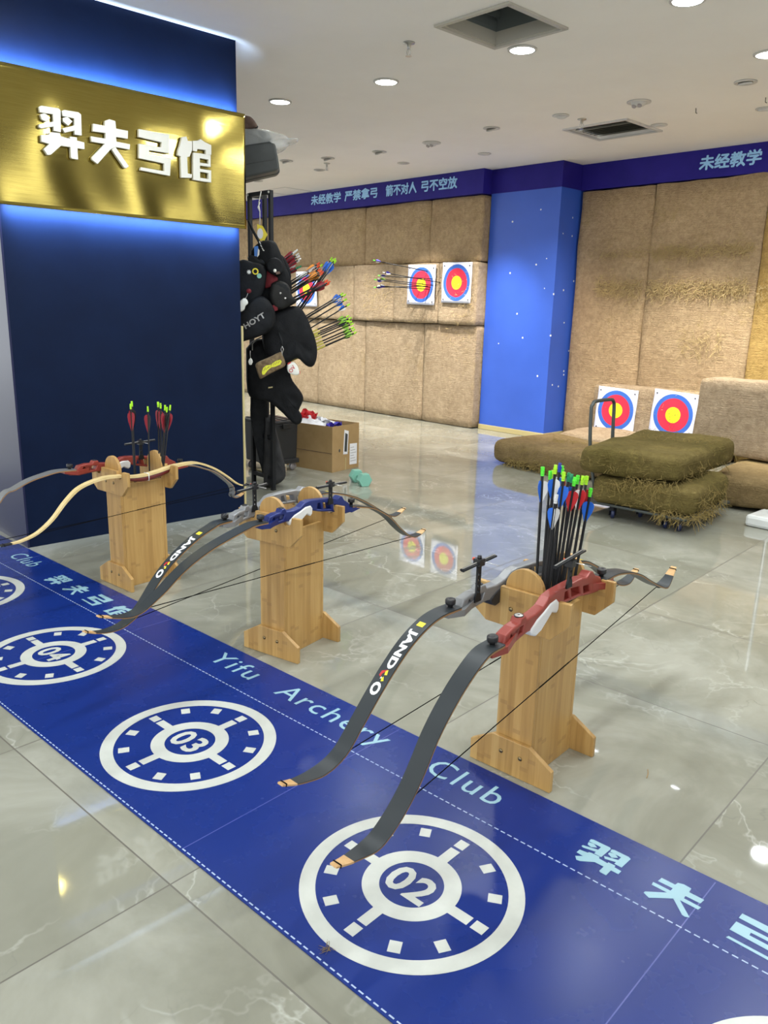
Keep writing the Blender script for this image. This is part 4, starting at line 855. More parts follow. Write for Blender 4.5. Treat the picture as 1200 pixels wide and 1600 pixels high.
for i, (p1, lb, spin) in enumerate([((-2.2406, 0.66, 0.8192), 'dark red vaned arrow standing alone at left in the farthest stand', 0.5), ((-2.2459, 0.67, 0.8293), 'dark red vaned arrow directly behind the lone left one in the farthest stand', 1.5), ((-2.2648, 0.76, 0.7982), 'dark red vaned arrow standing alone in the middle of the farthest stand', 1.2),
    ((-2.2184, 0.785, 0.8214), 'red vaned arrow, leftmost and tallest of the bunch in the farthest stand', 0.2), ((-2.2058, 0.79, 0.8165), 'red vaned arrow second from left in the bunch of the farthest stand', 1.0), ((-2.1619, 0.785, 0.8125), 'red vaned arrow in the middle of the bunch of the farthest stand', 1.9),
    ((-2.155, 0.79, 0.8042), 'black and red vaned arrow, lowest nock of the bunch in the farthest stand', 2.6), ((-2.1442, 0.8, 0.8132), 'black and red vaned arrow, rightmost of the bunch in the farthest stand', 0.7)]):
    u_, v_, z_ = p1; q = random.Random(i + 80)
    rim = -2.248 + max(-.040, min(.040, u_ + 2.248)); ub = -2.248 + max(-.041, min(.041, rim + 2.248 - (u_ - rim) * 1.2)); vb = 0.669 + max(-.09, min(.09, (v_ - .67) * .8))
    a1 = Vector(mw(u_, v_, z_)); a0 = Vector(mw(ub, vb, 0.04)); a0 = a1 - (a1 - a0).normalized() * 0.775
    put_arrow(arrow_proto('rk', 0.775, 'carbon', V3['rk'], 'nock_lime', 0.085, 0.0145, r=0.0034), a0, a1, lb, 'arrows in the farthest bow stand', spin)
# arrows shot into the far target
for i, (n_, t_, lb) in enumerate([(((-6.5804, 1.7632), (-6.3595, 1.6692)), None, 'arrow with purple vanes sticking out of the target paper, highest of the group'), (((-6.484, 1.6041), (-6.2782, 1.5953)), None, 'arrow with purple vanes in the red ring, second highest of the group'),
    (((-6.4251, 1.6361), (-6.1966, 1.5533)), 0, 'arrow with purple vanes in the red ring, close below the second highest'), (((-6.503, 1.5714), (-6.261, 1.5232)), 1, 'arrow with yellow vanes sticking into the target on the far wall'),
    (((-6.5637, 1.5653), (-6.3073, 1.5012)), None, 'arrow with purple vanes in the yellow centre, farthest left of the lower ones'), (((-6.5406, 1.4856), (-6.3545, 1.5255)), None, 'arrow with purple vanes in the yellow centre, second lowest of the group'),
    (((-6.4601, 1.4987), (-6.3396, 1.4859)), 0, 'arrow with purple vanes in the yellow centre, lowest of the group')]):
    hit = Vector((n_[1][0], TY + 0.07, n_[1][1])); nk = Vector((n_[0][0], TY - 0.62, n_[0][1])); d_ = (nk - hit).normalized()
    vn = ('v_lime', 'v_white', 'v_lime') if t_ == 1 else ('v_purple', 'v_purple', 'v_white')
    put_arrow(arrow_proto('wall%s' % t_, 0.74, 'carbon', vn, 'nock_green' if t_ is None else 'nock_white', 0.060, 0.015, r=0.0045), hit, hit + d_, lb, 'arrows in the far target', i * 0.7)
# ------------------------------------------------------------------ glyphs of the club name: strokes in a unit box
GL = {'yi': [[(0.0329, 0.9555), (0.0854, 0.989), (0.4737, 1.0), (0.5082, 0.9592), (0.4814, 0.516), (0.3174, 0.5222), (0.3265, 0.8572), (0.0409, 0.8496)], [(0.0444, 0.8103), (0.1472, 0.8459), (0.1893, 0.8282), (0.2691, 0.7733), (0.1676, 0.6824), (0.07, 0.716)], [(0.0043, 0.6037), (0.3321, 0.712), (0.324, 0.6077), (0.0481, 0.5271), (0.0, 0.5506)], [(0.5288, 0.9595), (0.593, 0.9891), (0.9077, 0.995), (0.9688, 0.9576), (0.9519, 0.5175), (0.7848, 0.5147), (0.7986, 0.8504), (0.5416, 0.8554)], [(0.5387, 0.8174), (0.6525, 0.858), (0.7585, 0.7806), (0.6564, 0.6758), (0.5402, 0.7455)], [(0.5119, 0.5995), (0.7988, 0.7078), (0.7909, 0.5985), (0.5647, 0.5193)], [(0.0306, 0.3942), (0.2081, 0.4273), (0.2182, 0.4695), (0.2738, 0.4874), (0.4523, 0.4958), (0.4749, 0.4298), (1.0, 0.3862), (0.997, 0.2402), (0.4603, 0.2377), (0.2168, 0.0197), (0.1406, 0.003), (0.0646, 0.1089), (0.1931, 0.2371), (0.0262, 0.2566)], [(0.6754, 0.4599), (0.8343, 0.4646), (0.8294, 0.0), (0.6876, 0.0037), (0.6615, 0.0324)]], 'fu': [[(0.0811, 0.8462), (0.3674, 0.8446), (0.3822, 0.9503), (0.4938, 1.0), (0.649, 0.985), (0.6586, 0.8296), (0.9648, 0.8256), (0.946, 0.6503), (0.6469, 0.6474), (0.6525, 0.5493), (1.0, 0.5412), (0.9806, 0.4215), (0.6131, 0.4283), (0.4907, 0.3622), (0.1363, 0.0037), (0.0, 0.0782), (0.004, 0.1342), (0.3411, 0.4567), (0.0158, 0.4602), (0.0049, 0.5715), (0.3685, 0.5749), (0.3762, 0.6901), (0.0619, 0.6828)], [(0.5065, 0.3644), (0.6131, 0.4283), (0.9421, 0.0532), (0.8659, 0.0), (0.8062, 0.013)]], 'gong': [[(0.0323, 1.0), (0.9699, 0.9967), (0.9468, 0.5427), (0.3223, 0.5448), (0.326, 0.443), (1.0, 0.4301), (0.9439, 0.0), (0.0202, 0.0338), (0.0481, 0.11), (0.7627, 0.096), (0.7723, 0.2797), (0.0, 0.3154), (0.0207, 0.6578), (0.6956, 0.6586), (0.7165, 0.7788), (0.0209, 0.8123)]], 'guan': [[(0.1422, 0.9678), (0.2761, 0.9981), (0.3077, 0.903), (0.4334, 0.9139), (0.425, 0.7043), (0.3466, 0.5424), (0.2741, 0.5219), (0.2763, 0.1425), (0.4021, 0.1285), (0.3852, 0.0461), (0.0789, 0.0174), (0.087, 0.5079), (0.0, 0.532), (0.0183, 0.6485), (0.0665, 0.744)], [(0.4517, 0.9237), (0.611, 0.9538), (0.681, 1.0), (0.8072, 0.9459), (1.0, 0.9004), (0.9921, 0.6648), (0.8292, 0.6576), (0.8236, 0.7591), (0.5806, 0.751), (0.56, 0.6867), (0.4424, 0.6887)], [(0.45, 0.6537), (0.6456, 0.662), (0.6347, 0.0016), (0.4245, 0.0067)], [(0.6456, 0.662), (0.9687, 0.6616), (0.9647, 0.5434), (0.6412, 0.545)], [(0.6374, 0.4424), (0.9612, 0.4397), (0.9589, 0.373), (0.6346, 0.369)], [(0.8988, 0.6596), (0.9687, 0.6616), (0.9589, 0.373), (0.889, 0.3753)], [(0.6319, 0.2954), (0.9702, 0.2929), (0.9677, 0.2185), (0.6291, 0.2218)], [(0.6239, 0.0814), (0.963, 0.0766), (0.9604, 0.0018), (0.6208, 0.0)], [(0.8863, 0.2974), (0.9702, 0.2929), (0.9604, 0.0018), (0.8761, 0.0033)]]}
# ------------------------------------------------------------------ floor mat
mt = root('floor_mat', 'long blue vinyl shooting line mat with white numbered rings and club name', 'floor mat', (MATX, MATY, 0.0), MATROT)
bm = BM(); box(bm, -5.2, 2.2, -0.297, 0.501, 0.0004, 0.0030); mk('vinyl_sheet', bm, M['vinyl'], mt)
ZM = 0.0033
def flat(polys, m, nm, u, v, parent=mt, rot=0.0):
    b = BM()
    for i_, pl in enumerate(polys): prism(b, pl, 0, 0.0004 + i_ * 0.00006)
    o = mk(nm, b, m, parent); o.location = (u, v, ZM); o.rotation_euler = (0, 0, rot); return o
def ring(b, r0, r1, seg=96):
    for z in (0.0, 0.0004):
        vs = [[b.verts.new((r * math.cos(2 * PI * k / seg), r * math.sin(2 * PI * k / seg), z)) for k in range(seg)] for r in (r0, r1)]
        for k in range(seg): b.faces.new((vs[0][k], vs[1][k], vs[1][(k + 1) % seg], vs[0][(k + 1) % seg]))
def rot2(pl, a): return [(x_ * math.cos(a) - y_ * math.sin(a), x_ * math.sin(a) + y_ * math.cos(a)) for x_, y_ in pl]
for n_, num in ((2, ''), (1, '01'), (0, '02'), (-1, '03'), (-2, '04'), (-3, '05'), (-4, '06'), (-5, '07')):
    if n_ == 2: continue
    b = BM(); ring(b, 0.217, 0.2535); ring(b, 0.0735, 0.113)
    for k in range(12):
        a = k * PI / 6; sp = k % 3 == 0
        prism(b, rot2([(0.172, -.0135), (0.203, -.0135), (0.203, .0135), (0.172, .0135)], a), 0, 0.00045)
        if sp: prism(b, rot2([(0.111, -.0135), (0.163, -.0135), (0.163, .0135), (0.111, .0135)], a), 0, 0.0005)
    o = mk('lane_ring', b, M['print'], mt); o.location = (n_ * 0.8647, 0, ZM)
    tb = text_mesh(num, 0.112, 0.0032, 0.0, 1.08, 'CENTER')
    o = mk('lane_number', tb, M['print'], mt); o.location = (n_ * 0.8647, -0.040, ZM + 0.0003)
for v_ in (0.300, -0.290):
    b = BM()
    u_ = -5.15
    while u_ < 2.15: box(b, u_, u_ + .0125, v_ - .0016, v_ + .0016, 0, .0004); u_ += .0195
    o = mk('stitch_line', b, M['dash'], mt); o.location = (0, 0, ZM - 0.0001)
for u0 in (-3.0, -0.275 + 0.0):
    for word, ua, ub_ in (('Yifu', -1.030, -0.788), ('Archery', -0.655, -0.170), ('Club', 0.0, 0.240)):
        tb = text_mesh(word, 1.0, 0.0, 0.0, 1.12)
        xs_ = [v.co.x for v in tb.verts]; sx_ = (ub_ - ua) / (max(xs_) - min(xs_)); mnx = min(xs_); sy_ = 0.118
        for v in tb.verts: v.co = Vector(((v.co.x - mnx) * sx_, v.co.y * sy_, 0))
        o = mk('lettering', tb, M['printb'], mt); o.location = (u0 + ua, 0.372, ZM + 0.0002)
for u0 in (-2.545, 0.212):
    for k, g_ in enumerate(('yi', 'fu', 'gong', 'guan')):
        flat([[(x_ * 0.112, y_ * 0.098) for x_, y_ in pl] for pl in GL[g_]], M['printb'], 'lettering', u0 + k * 0.181, 0.336)
for u_, a_ in ((0.494, -0.01), (-0.47, 0.0), (-2.9, 0.0), (-1.72, 0.0)):
    bm = BM(); box(bm, -0.0012, 0.0012, -0.39, 0.39, 0, 0.0003); o = mk('sheet_seam', bm, M['seam'], mt); o.location = (u_, 0.102, ZM - 0.0002); o.rotation_euler = (0, 0, a_)
# ------------------------------------------------------------------ gold sign
SX = -4.10
sg = root('gold_sign', 'polished gold metal sign with raised white shop name on the navy partition', 'sign', (SX, 2.06, 1.69))
bm = BM()
n1, n2 = 110, 30
ya, yb, za, zb_ = -0.70, 0.675, 0.0, 0.610
def sgx(y, z): return 0.0007 * math.sin(y * 15.5 + z * 5 + .8 * math.sin(z * 9)) + 0.0009 * math.sin(y * 7 - z * 5 + 1)
vs = [[bm.verts.new((sgx(ya + (yb - ya) * i / n1, za + (zb_ - za) * j / n2), ya + (yb - ya) * i / n1, za + (zb_ - za) * j / n2)) for j in range(n2 + 1)] for i in range(n1 + 1)]
for i in range(n1):
    for j in range(n2): bm.faces.new((vs[i][j], vs[i + 1][j], vs[i + 1][j + 1], vs[i][j + 1])).smooth = True
g_ = bmesh.ops.extrude_face_region(bm, geom=bm.faces[:])
for e in g_['geom']:
    if isinstance(e, bmesh.types.BMVert): e.co.x -= 0.010
bmesh.ops.recalc_face_normals(bm, faces=bm.faces[:])
mk('gold_panel', bm, M['gold'], sg)
bm = BM()
for y_ in (-0.5, 0.5):
    for z_ in (0.15, 0.45): box(bm, -0.058, -0.0105, y_ - .015, y_ + .015, z_ - .015, z_ + .015)
mk('standoff', bm, M['blackm'], sg)
for g2, polys in [('yi', [[(1.581, 2.1339), (1.5922, 2.1411), (1.6753, 2.1435), (1.6827, 2.1347), (1.677, 2.0391), (1.6418, 2.0405), (1.6438, 2.1127), (1.5827, 2.1111)], [(1.5834, 2.1026), (1.6054, 2.1103), (1.6144, 2.1065), (1.6315, 2.0946), (1.6098, 2.075), (1.5889, 2.0823)], [(1.5748, 2.058), (1.645, 2.0814), (1.6433, 2.0589), (1.5842, 2.0415), (1.5739, 2.0466)], [(1.6871, 2.1348), (1.7008, 2.1411), (1.7682, 2.1424), (1.7813, 2.1344), (1.7777, 2.0395), (1.7419, 2.0388), (1.7448, 2.1112), (1.6898, 2.1123)], [(1.6892, 2.1041), (1.7136, 2.1129), (1.7363, 2.0962), (1.7144, 2.0736), (1.6895, 2.0886)], [(1.6835, 2.0571), (1.7449, 2.0805), (1.7432, 2.0569), (1.6948, 2.0398)], [(1.5805, 2.0129), (1.6185, 2.02), (1.6206, 2.0291), (1.6325, 2.0329), (1.6707, 2.0348), (1.6756, 2.0205), (1.7879, 2.0111), (1.7873, 1.9796), (1.6724, 1.9791), (1.6203, 1.9321), (1.604, 1.9285), (1.5878, 1.9513), (1.6152, 1.979), (1.5795, 1.9832)], [(1.7185, 2.027), (1.7525, 2.028), (1.7514, 1.9279), (1.7211, 1.9286), (1.7155, 1.9348)]]), ('fu', [[(1.8383, 2.1037), (1.8972, 2.1034), (1.9002, 2.1263), (1.9232, 2.1371), (1.955, 2.1338), (1.957, 2.1001), (2.0199, 2.0993), (2.0161, 2.0613), (1.9546, 2.0606), (1.9558, 2.0394), (2.0272, 2.0376), (2.0232, 2.0117), (1.9477, 2.0132), (1.9225, 1.9988), (1.8497, 1.9211), (1.8217, 1.9373), (1.8225, 1.9494), (1.8918, 2.0193), (1.8249, 2.0201), (1.8227, 2.0442), (1.8974, 2.0449), (1.899, 2.0699), (1.8344, 2.0683)], [(1.9258, 1.9993), (1.9477, 2.0132), (2.0153, 1.9319), (1.9996, 1.9203), (1.9874, 1.9231)]]), ('gong', [[(2.0776, 2.1169), (2.2489, 2.1163), (2.2447, 2.0243), (2.1306, 2.0247), (2.1313, 2.0041), (2.2544, 2.0014), (2.2442, 1.9143), (2.0754, 1.9211), (2.0805, 1.9366), (2.2111, 1.9337), (2.2128, 1.971), (2.0717, 1.9782), (2.0755, 2.0476), (2.1988, 2.0477), (2.2026, 2.0721), (2.0756, 2.0789)]]), ('guan', [[(2.3227, 2.1162), (2.3504, 2.1227), (2.357, 2.1024), (2.383, 2.1047), (2.3813, 2.0601), (2.365, 2.0256), (2.35, 2.0213), (2.3505, 1.9405), (2.3765, 1.9375), (2.373, 1.9199), (2.3097, 1.9138), (2.3113, 2.0183), (2.2933, 2.0234), (2.2971, 2.0482), (2.3071, 2.0686)], [(2.3868, 2.1068), (2.4197, 2.1132), (2.4342, 2.1231), (2.4603, 2.1115), (2.5002, 2.1019), (2.4986, 2.0517), (2.4649, 2.0502), (2.4637, 2.0718), (2.4135, 2.0701), (2.4092, 2.0563), (2.3849, 2.0568)], [(2.3864, 2.0493), (2.4269, 2.0511), (2.4246, 1.9105), (2.3811, 1.9115)], [(2.4269, 2.0511), (2.4937, 2.051), (2.4929, 2.0258), (2.426, 2.0262)], [(2.4252, 2.0043), (2.4922, 2.0038), (2.4917, 1.9895), (2.4246, 1.9887)], [(2.4793, 2.0506), (2.4937, 2.051), (2.4917, 1.9895), (2.4773, 1.99)], [(2.4241, 1.973), (2.4941, 1.9725), (2.4936, 1.9566), (2.4235, 1.9573)], [(2.4224, 1.9275), (2.4926, 1.9264), (2.492, 1.9105), (2.4218, 1.9101)], [(2.4767, 1.9735), (2.4941, 1.9725), (2.492, 1.9105), (2.4746, 1.9108)]])]:
    b = BM()
    for i_, pl in enumerate(polys): prism(b, [(y_ - 2.06, z_ - 1.69) for y_, z_ in pl], 0.006, 0.024 + 0.0003 * i_, 'x')
    for f in b.faces: f.material_index = 0 if abs(f.normal.x) > 0.5 else 1
    mk('raised_character', b, [M['letter'], M['letter_side']], sg, bevel=0.0015)
# ------------------------------------------------------------------ bag rack behind the partition
PX_, PY_ = -4.50, 3.20; VX_, VY_ = (-0.815, 0.5795); RX_, RY_ = (0.5795, 0.815); RKZ = math.atan2(RY_, RX_)
def rk(a, z, d=0.0): return Vector((PX_ + RX_ * a - VX_ * d, PY_ + RY_ * a - VY_ * d, z))
rack = root('bag_rack', 'tall black metal rack with bags hanging from it, behind the navy partition', 'rack', (-4.628, 3.335, 0))
for x_, y_ in ((-.12, -.14), (.12, -.14), (-.12, -.02)):
    b = BM(); box(b, x_ - .0125, x_ + .0125, y_ - .0125, y_ + .0125, 0.012, 1.985); p_ = mk('post', b, M['blackm'], rack, bevel=0.001)
    b = BM(); box(b, x_ - .014, x_ + .014, y_ - .014, y_ + .014, 0, 0.013); mk('foot_cap', b, M['black'], p_)
for z_ in (0.075, 0.36, 0.90, 1.56, 1.96):
    b = BM(); box(b, -.107, .107, -.1515, -.1285, z_, z_ + .026); mk('rail', b, M['blackm'], rack)
    b = BM(); box(b, -.1315, -.1085, -.127, -.033, z_, z_ + .026); mk('rail', b, M['blackm'], rack)
b = BM(); box(b, -.106, .106, -.126, -.034, 0.102, 0.112); mk('shelf_board', b, M['wood_edge'], rack)
for z_ in (1.973, 1.573):
    for x_ in (-.12, .12): b = BM(); ball(b, (x_, -.156, z_), 0.008, 10); mk('screw_cap', b, M['letter'], rack)
def blob_mesh(out, th, c, steps=5, ripple=0.004, seed=0, nsub=3, flatb=False):
    """pillow-like solid from an outline in the rack plane; c = centre (a, z); returned in local coordinates a, depth, z"""
    P = smooth_path([(a_ - c[0], 0, z_ - c[1]) for a_, z_ in out + [out[0]]], nsub)[:-1]
    cx = sum(p.x for p in P) / len(P); cz = sum(p.z for p in P) / len(P); n_ = len(P); b = BM()
    prof = [(1.0, 0.0), (0.99, 0.48), (0.955, 0.78), (0.88, 0.92), (0.70, 0.98), (0.40, 1.0)]
    off = Vector((seed, seed * 2, 0))
    def mkring(s_, dd):
        r_ = []
        for p in P:
            q = Vector((cx + (p.x - cx) * s_, dd * th / 2, cz + (p.z - cz) * s_)); q.y += math.copysign(1, dd) * (noise.noise(q * 14 + off) * 1.6 + noise.noise(q * 31 + off)) * ripple * (1.1 - s_ * .5) if dd else 0
            r_.append(b.verts.new(q))
        return r_
    for sgn in (-1, 1):
        rings = [mkring(s_, sgn * d_) for s_, d_ in prof]
        if sgn == -1: base = rings[0]
        else:
            for v in rings[0]: b.verts.remove(v)
            rings[0] = base
        for i in range(len(rings) - 1):
            for k in range(n_): b.faces.new((rings[i][k], rings[i][(k + 1) % n_], rings[i + 1][(k + 1) % n_], rings[i + 1][k]))
        ct = b.verts.new((cx, sgn * th / 2, cz))
        for k in range(n_): b.faces.new((rings[-1][k], rings[-1][(k + 1) % n_], ct))
    bmesh.ops.recalc_face_normals(b, faces=b.faces[:])
    for f in b.faces: f.smooth = True
    return b
def rackthing(name, label, cat, out, d, th, m, part='body', seed=0, ripple=0.004, group=None):
    za = min(z for _, z in out); ca = sum(a for a, _ in out) / len(out)
    t = root(name, label, cat, rk(ca, za, d), RKZ, group)
    mk(part, blob_mesh(out, th, (ca, za), seed=seed, ripple=ripple), m, t)
    t['c'] = 0; del t['c']
    return t, (ca, za)
def rpatch(t, c, out, y, m, nm, th=0.003):
    """small flat or raised piece on the camera side of a rack thing; y = local depth (negative towards the camera)"""
    b = BM(); prism(b, [(a_ - c[0], z_ - c[1]) for a_, z_ in out], y - th, y, 'y'); return mk(nm, b, m, t, bevel=0.0006)
def rtube(t, c, pts, y, r, m, nm):
    b = BM(); tube(b, [(a_ - c[0], y, z_ - c[1]) for a_, z_ in pts], r, 6); return mk(nm, b, m, t)
t, c = rackthing('equipment_case', 'dark grey zipped equipment case lying on top of the black rack', 'case', [(-0.3196, 2.1504), (-0.1582, 2.226), (-0.0131, 2.2557), (0.0231, 2.2425), (0.0387, 2.1676), (0.0505, 2.1071), (0.0381, 2.0836), (-0.0191, 2.0695), (-0.1615, 2.0325), (-0.3238, 1.9832)], 0.0, 0.01, M['case'], 'zip_band', 3, 0.0)
b = BM(); prism(b, [(a_ - c[0], z_ - c[1]) for a_, z_ in [(-0.3198, 2.1429), (-0.1582, 2.226), (-0.0131, 2.2538), (0.0231, 2.2425), (0.0387, 2.1676), (0.0484, 2.107), (0.034, 2.0873), (-0.019, 2.0733), (-0.1615, 2.0363), (-0.3237, 1.987)]], -.12, .12, 'y'); mk('case_body', b, M['case'], t, bevel=0.012)
rtube(t, c, [(-0.2076, 2.1028), (-0.097, 2.1266), (0.03, 2.1512)], -0.119, 0.002, M['black'], 'zip_seam')
t, c = rackthing('wrapped_package', 'grey roll in a clear plastic bag on top of the equipment case', 'package', [(-0.2962, 2.2937), (-0.1647, 2.3079), (-0.0765, 2.3274), (-0.0164, 2.3193), (0.0033, 2.2828), (-0.0089, 2.2672), (-0.0977, 2.244), (-0.1786, 2.2024), (-0.2993, 2.1664)], 0.0, 0.16, M['case'], 'contents', 4, 0.012)
b = blob_mesh([(-0.3154, 2.3187), (-0.1644, 2.3284), (-0.0924, 2.334), (-0.0204, 2.3265), (0.0721, 2.3089), (0.1287, 2.2854), (0.1693, 2.2894), (0.1124, 2.2658), (0.0838, 2.2379), (0.031, 2.2146), (0.011, 2.2419), (-0.0985, 2.1875), (-0.1674, 2.1577), (-0.3208, 2.1051)], 0.20, c, seed=9, ripple=0.02); mk('plastic_film', b, M['film'], t)
t, c = rackthing('cloth_hat', 'brown cloth hat with dark brim, topmost item above the plastic package', 'hat', [(-0.2935, 2.4047), (-0.1551, 2.4048), (-0.1155, 2.3921), (-0.092, 2.3637), (-0.0883, 2.3416), (-0.1365, 2.328), (-0.2163, 2.3164), (-0.2959, 2.3086)], 0.0, 0.18, M['hat'], 'crown', 5)
rtube(t, c, [(-0.2422, 2.3849), (-0.1525, 2.3861), (-0.1098, 2.3703), (-0.0906, 2.3384)], -0.05, 0.012, M['bag2'], 'hat_band')
# hanging bags
t, c = rackthing('shoulder_bag', 'black shoulder bag with olive band, uppermost bag right of the rack post', 'bag', [(-0.138, 1.6024), (-0.0883, 1.6512), (-0.0229, 1.6693), (0.0179, 1.6589), (0.0422, 1.6165), (0.0665, 1.5579), (0.1074, 1.4594), (0.1238, 1.3793), (0.0815, 1.2766), (-0.0273, 1.2452), (-0.1264, 1.2915), (-0.1568, 1.4514)], 0.08, 0.22, M['bag'], 'bag_body', 6, 0.01)
rpatch(t, c, [(-0.0665, 1.6433), (-0.0224, 1.6564), (-0.0107, 1.6299), (-0.0549, 1.613)], -0.075, M['olive'], 'olive_band', 0.01)
rtube(t, c, [(-0.1478, 1.7735), (-0.1211, 1.7177), (-0.0862, 1.6579), (-0.059, 1.6013)], -0.10, 0.009, M['bag2'], 'strap')
for k_, (pa, pb) in enumerate([[(-0.0823, 1.6543), (-0.0745, 1.6392)], [(-0.0746, 1.6334), (-0.0668, 1.6203)], [(-0.0668, 1.6164), (-0.0589, 1.6052)], [(-0.061, 1.6013), (-0.051, 1.5997)]]): rtube(t, c, [pa, pb], -0.112, 0.003, M['letter'], 'strap_print')
t, c = rackthing('belt_quiver', 'black belt quiver holding red vaned arrows behind the round cap', 'quiver', [(0.0089, 1.5735), (0.058, 1.583), (0.0987, 1.5292), (0.119, 1.4504), (0.0981, 1.3938), (0.0403, 1.3921), (-0.0001, 1.4745)], 0.10, 0.08, M['bag'], 'pocket', 7)
t, c = rackthing('blue_tool_pouch', 'small pouch with a blue and white handle under the upper rack rail', 'pouch', [(-0.1484, 1.5737), (-0.1123, 1.5671), (-0.0721, 1.5607), (-0.0443, 1.5147), (-0.105, 1.5128), (-0.153, 1.5347)], 0.16, 0.07, M['bag2'], 'pouch_body', 8, 0.008)
rpatch(t, c, [(-0.1146, 1.6225), (-0.0906, 1.6271), (-0.087, 1.5965), (-0.0955, 1.5615), (-0.1135, 1.5609)], -0.02, M['blueprint'], 'blue_handle', 0.008)
rpatch(t, c, [(-0.0908, 1.6118), (-0.081, 1.6006), (-0.0833, 1.5735), (-0.0956, 1.5577)], -0.028, M['letter'], 'white_edge', 0.006)
t, c = rackthing('small_backpack', 'round black backpack with star, yellow and teal pins beside the partition edge', 'backpack', [(-0.2399, 1.5143), (-0.1837, 1.5393), (-0.124, 1.5258), (-0.0641, 1.5122), (-0.0364, 1.4741), (-0.0454, 1.3916), (-0.0664, 1.324), (-0.1158, 1.2672), (-0.189, 1.2494), (-0.2453, 1.2559)], 0.22, 0.15, M['bag'], 'bag_body', 9)
rtube(t, c, [(-0.2043, 1.5029), (-0.1493, 1.5085), (-0.0867, 1.4953), (-0.0636, 1.4539), (-0.0684, 1.3846)], -0.062, 0.0022, M['bag2'], 'piping')
b = BM(); k5 = []; cc = (-0.1462, 1.4629)
for i_ in range(16): r_ = 0.016 if i_ % 2 else 0.008; k5.append((cc[0] + r_ * math.cos(i_ * PI / 8), cc[1] + r_ * math.sin(i_ * PI / 8)))
rpatch(t, c, k5, -0.074, M['letter'], 'star_pin')
for px__, r_, mm, nm in (((-0.1068, 1.4679), 0.020, 'yellow', 'round_pin'), ((-0.1068, 1.4679), 0.012, 'bag', 'pin_centre'), ((-0.0835, 1.4418), 0.015, 'mint', 'teal_pin')):
    rpatch(t, c, [(px__[0] + r_ * math.cos(i_ * PI / 6), px__[1] + r_ * math.sin(i_ * PI / 6)) for i_ in range(12)], -0.074 - (0.003 if mm == 'bag' else 0), M[mm], nm)
t, c = rackthing('black_cap', 'black baseball cap hanging above the red pouch', 'cap', [(-0.0436, 1.5187), (-0.0194, 1.5464), (0.0166, 1.5553), (0.0485, 1.5409), (0.0684, 1.5107), (0.0681, 1.4719), (0.0439, 1.4517), (-0.0003, 1.4543), (-0.0321, 1.4765)], 0.24, 0.12, M['bag'], 'crown', 10)
b = BM(); cc = (0.0138, 1.4755); ball(b, (cc[0] - c[0], -0.065, cc[1] - c[1]), 0.011, 10); mk('white_button', b, M['letter'], t)
rpatch(t, c, [(0.0157, 1.4679), (0.0435, 1.4726), (0.0474, 1.4573), (0.0235, 1.4528)], -0.055, M['hat'], 'brim_patch', 0.006)
t, c = rackthing('red_pouch', 'dark red cloth pouch under the black cap', 'pouch', [(-0.0601, 1.4718), (-0.0321, 1.4765), (-0.0042, 1.458), (0.0317, 1.4358), (0.0234, 1.4043), (-0.009, 1.3799), (-0.0533, 1.3709), (-0.0728, 1.4171)], 0.21, 0.05, M['redcloth'], 'pouch_body', 11, 0.012)
t, c = rackthing('leather_quiver', 'black leather quiver with two silver studs and red tab, middle of the bags', 'quiver', [(-0.0088, 1.399), (0.0355, 1.4197), (0.0876, 1.4018), (0.1116, 1.3673), (0.1236, 1.3245), (0.1519, 1.2937), (0.1031, 1.2609), (0.0462, 1.2357), (0.0019, 1.2543), (-0.0256, 1.3243)], 0.24, 0.12, M['leather'], 'quiver_body', 12)
for cc in [(0.0464, 1.3411), (0.0761, 1.3108), (0.0579, 1.2675)][:2]:
    b = BM(); ball(b, (cc[0] - c[0], -0.060, cc[1] - c[1]), (0.008, 0.005, 0.008), 10); mk('stud', b, M['steel'], t)
rpatch(t, c, [(-0.006, 1.2659), (0.0261, 1.2706), (0.0298, 1.2355), (0.0016, 1.2269)], -0.048, M['redcloth'], 'red_tab', 0.006)
rpatch(t, c, [(0.0232, 1.4066), (0.0789, 1.3927), (0.1027, 1.3663), (0.0947, 1.3544), (0.0628, 1.3768), (0.019, 1.3871)], -0.052, M['bag2'], 'collar', 0.008)
t, c = rackthing('lettered_backpack', 'black backpack with grey HOYT lettering, lower left of the bags', 'backpack', [(-0.2434, 1.1697), (-0.1863, 1.2417), (-0.1377, 1.2899), (-0.0854, 1.3186), (-0.0417, 1.3081), (-0.002, 1.2621), (0.0175, 1.1956), (0.0008, 1.1278), (-0.0685, 1.0784), (-0.1698, 1.0444), (-0.2464, 1.0309)], 0.29, 0.17, M['bag'], 'bag_body', 13)
(aa, za), (ab, zb2) = [(-0.1696, 1.1185), (-0.0442, 1.1952)]
tb = text_mesh('HOYT', 1.0, 0.03); xs_ = [v.co.x for v in tb.verts]; L_ = math.hypot(ab - aa, zb2 - za); an = math.atan2(zb2 - za, ab - aa); mnx = min(xs_); sx_ = L_ / (max(xs_) - mnx)
for v in tb.verts:
    x_, y_ = (v.co.x - mnx) * sx_, v.co.y * 0.046; v.co = Vector((aa - c[0] + x_ * math.cos(an) - y_ * math.sin(an), -0.0885, za - c[1] + x_ * math.sin(an) + y_ * math.cos(an)))
mk('lettering', tb, M['greyprint'], t)
for k_ in range(6):
    cc = [(-0.1638, 1.2233), (-0.0884, 1.2791)]; f_ = k_ / 5; a_ = cc[0][0] + (cc[1][0] - cc[0][0]) * f_; z_ = cc[0][1] + (cc[1][1] - cc[0][1]) * f_
    rpatch(t, c, [(a_, z_), (a_ + .006, z_ - .002), (a_ + .012, z_ - .022), (a_ + .006, z_ - .020)], -0.080, M['case'], 'rubber_rib')
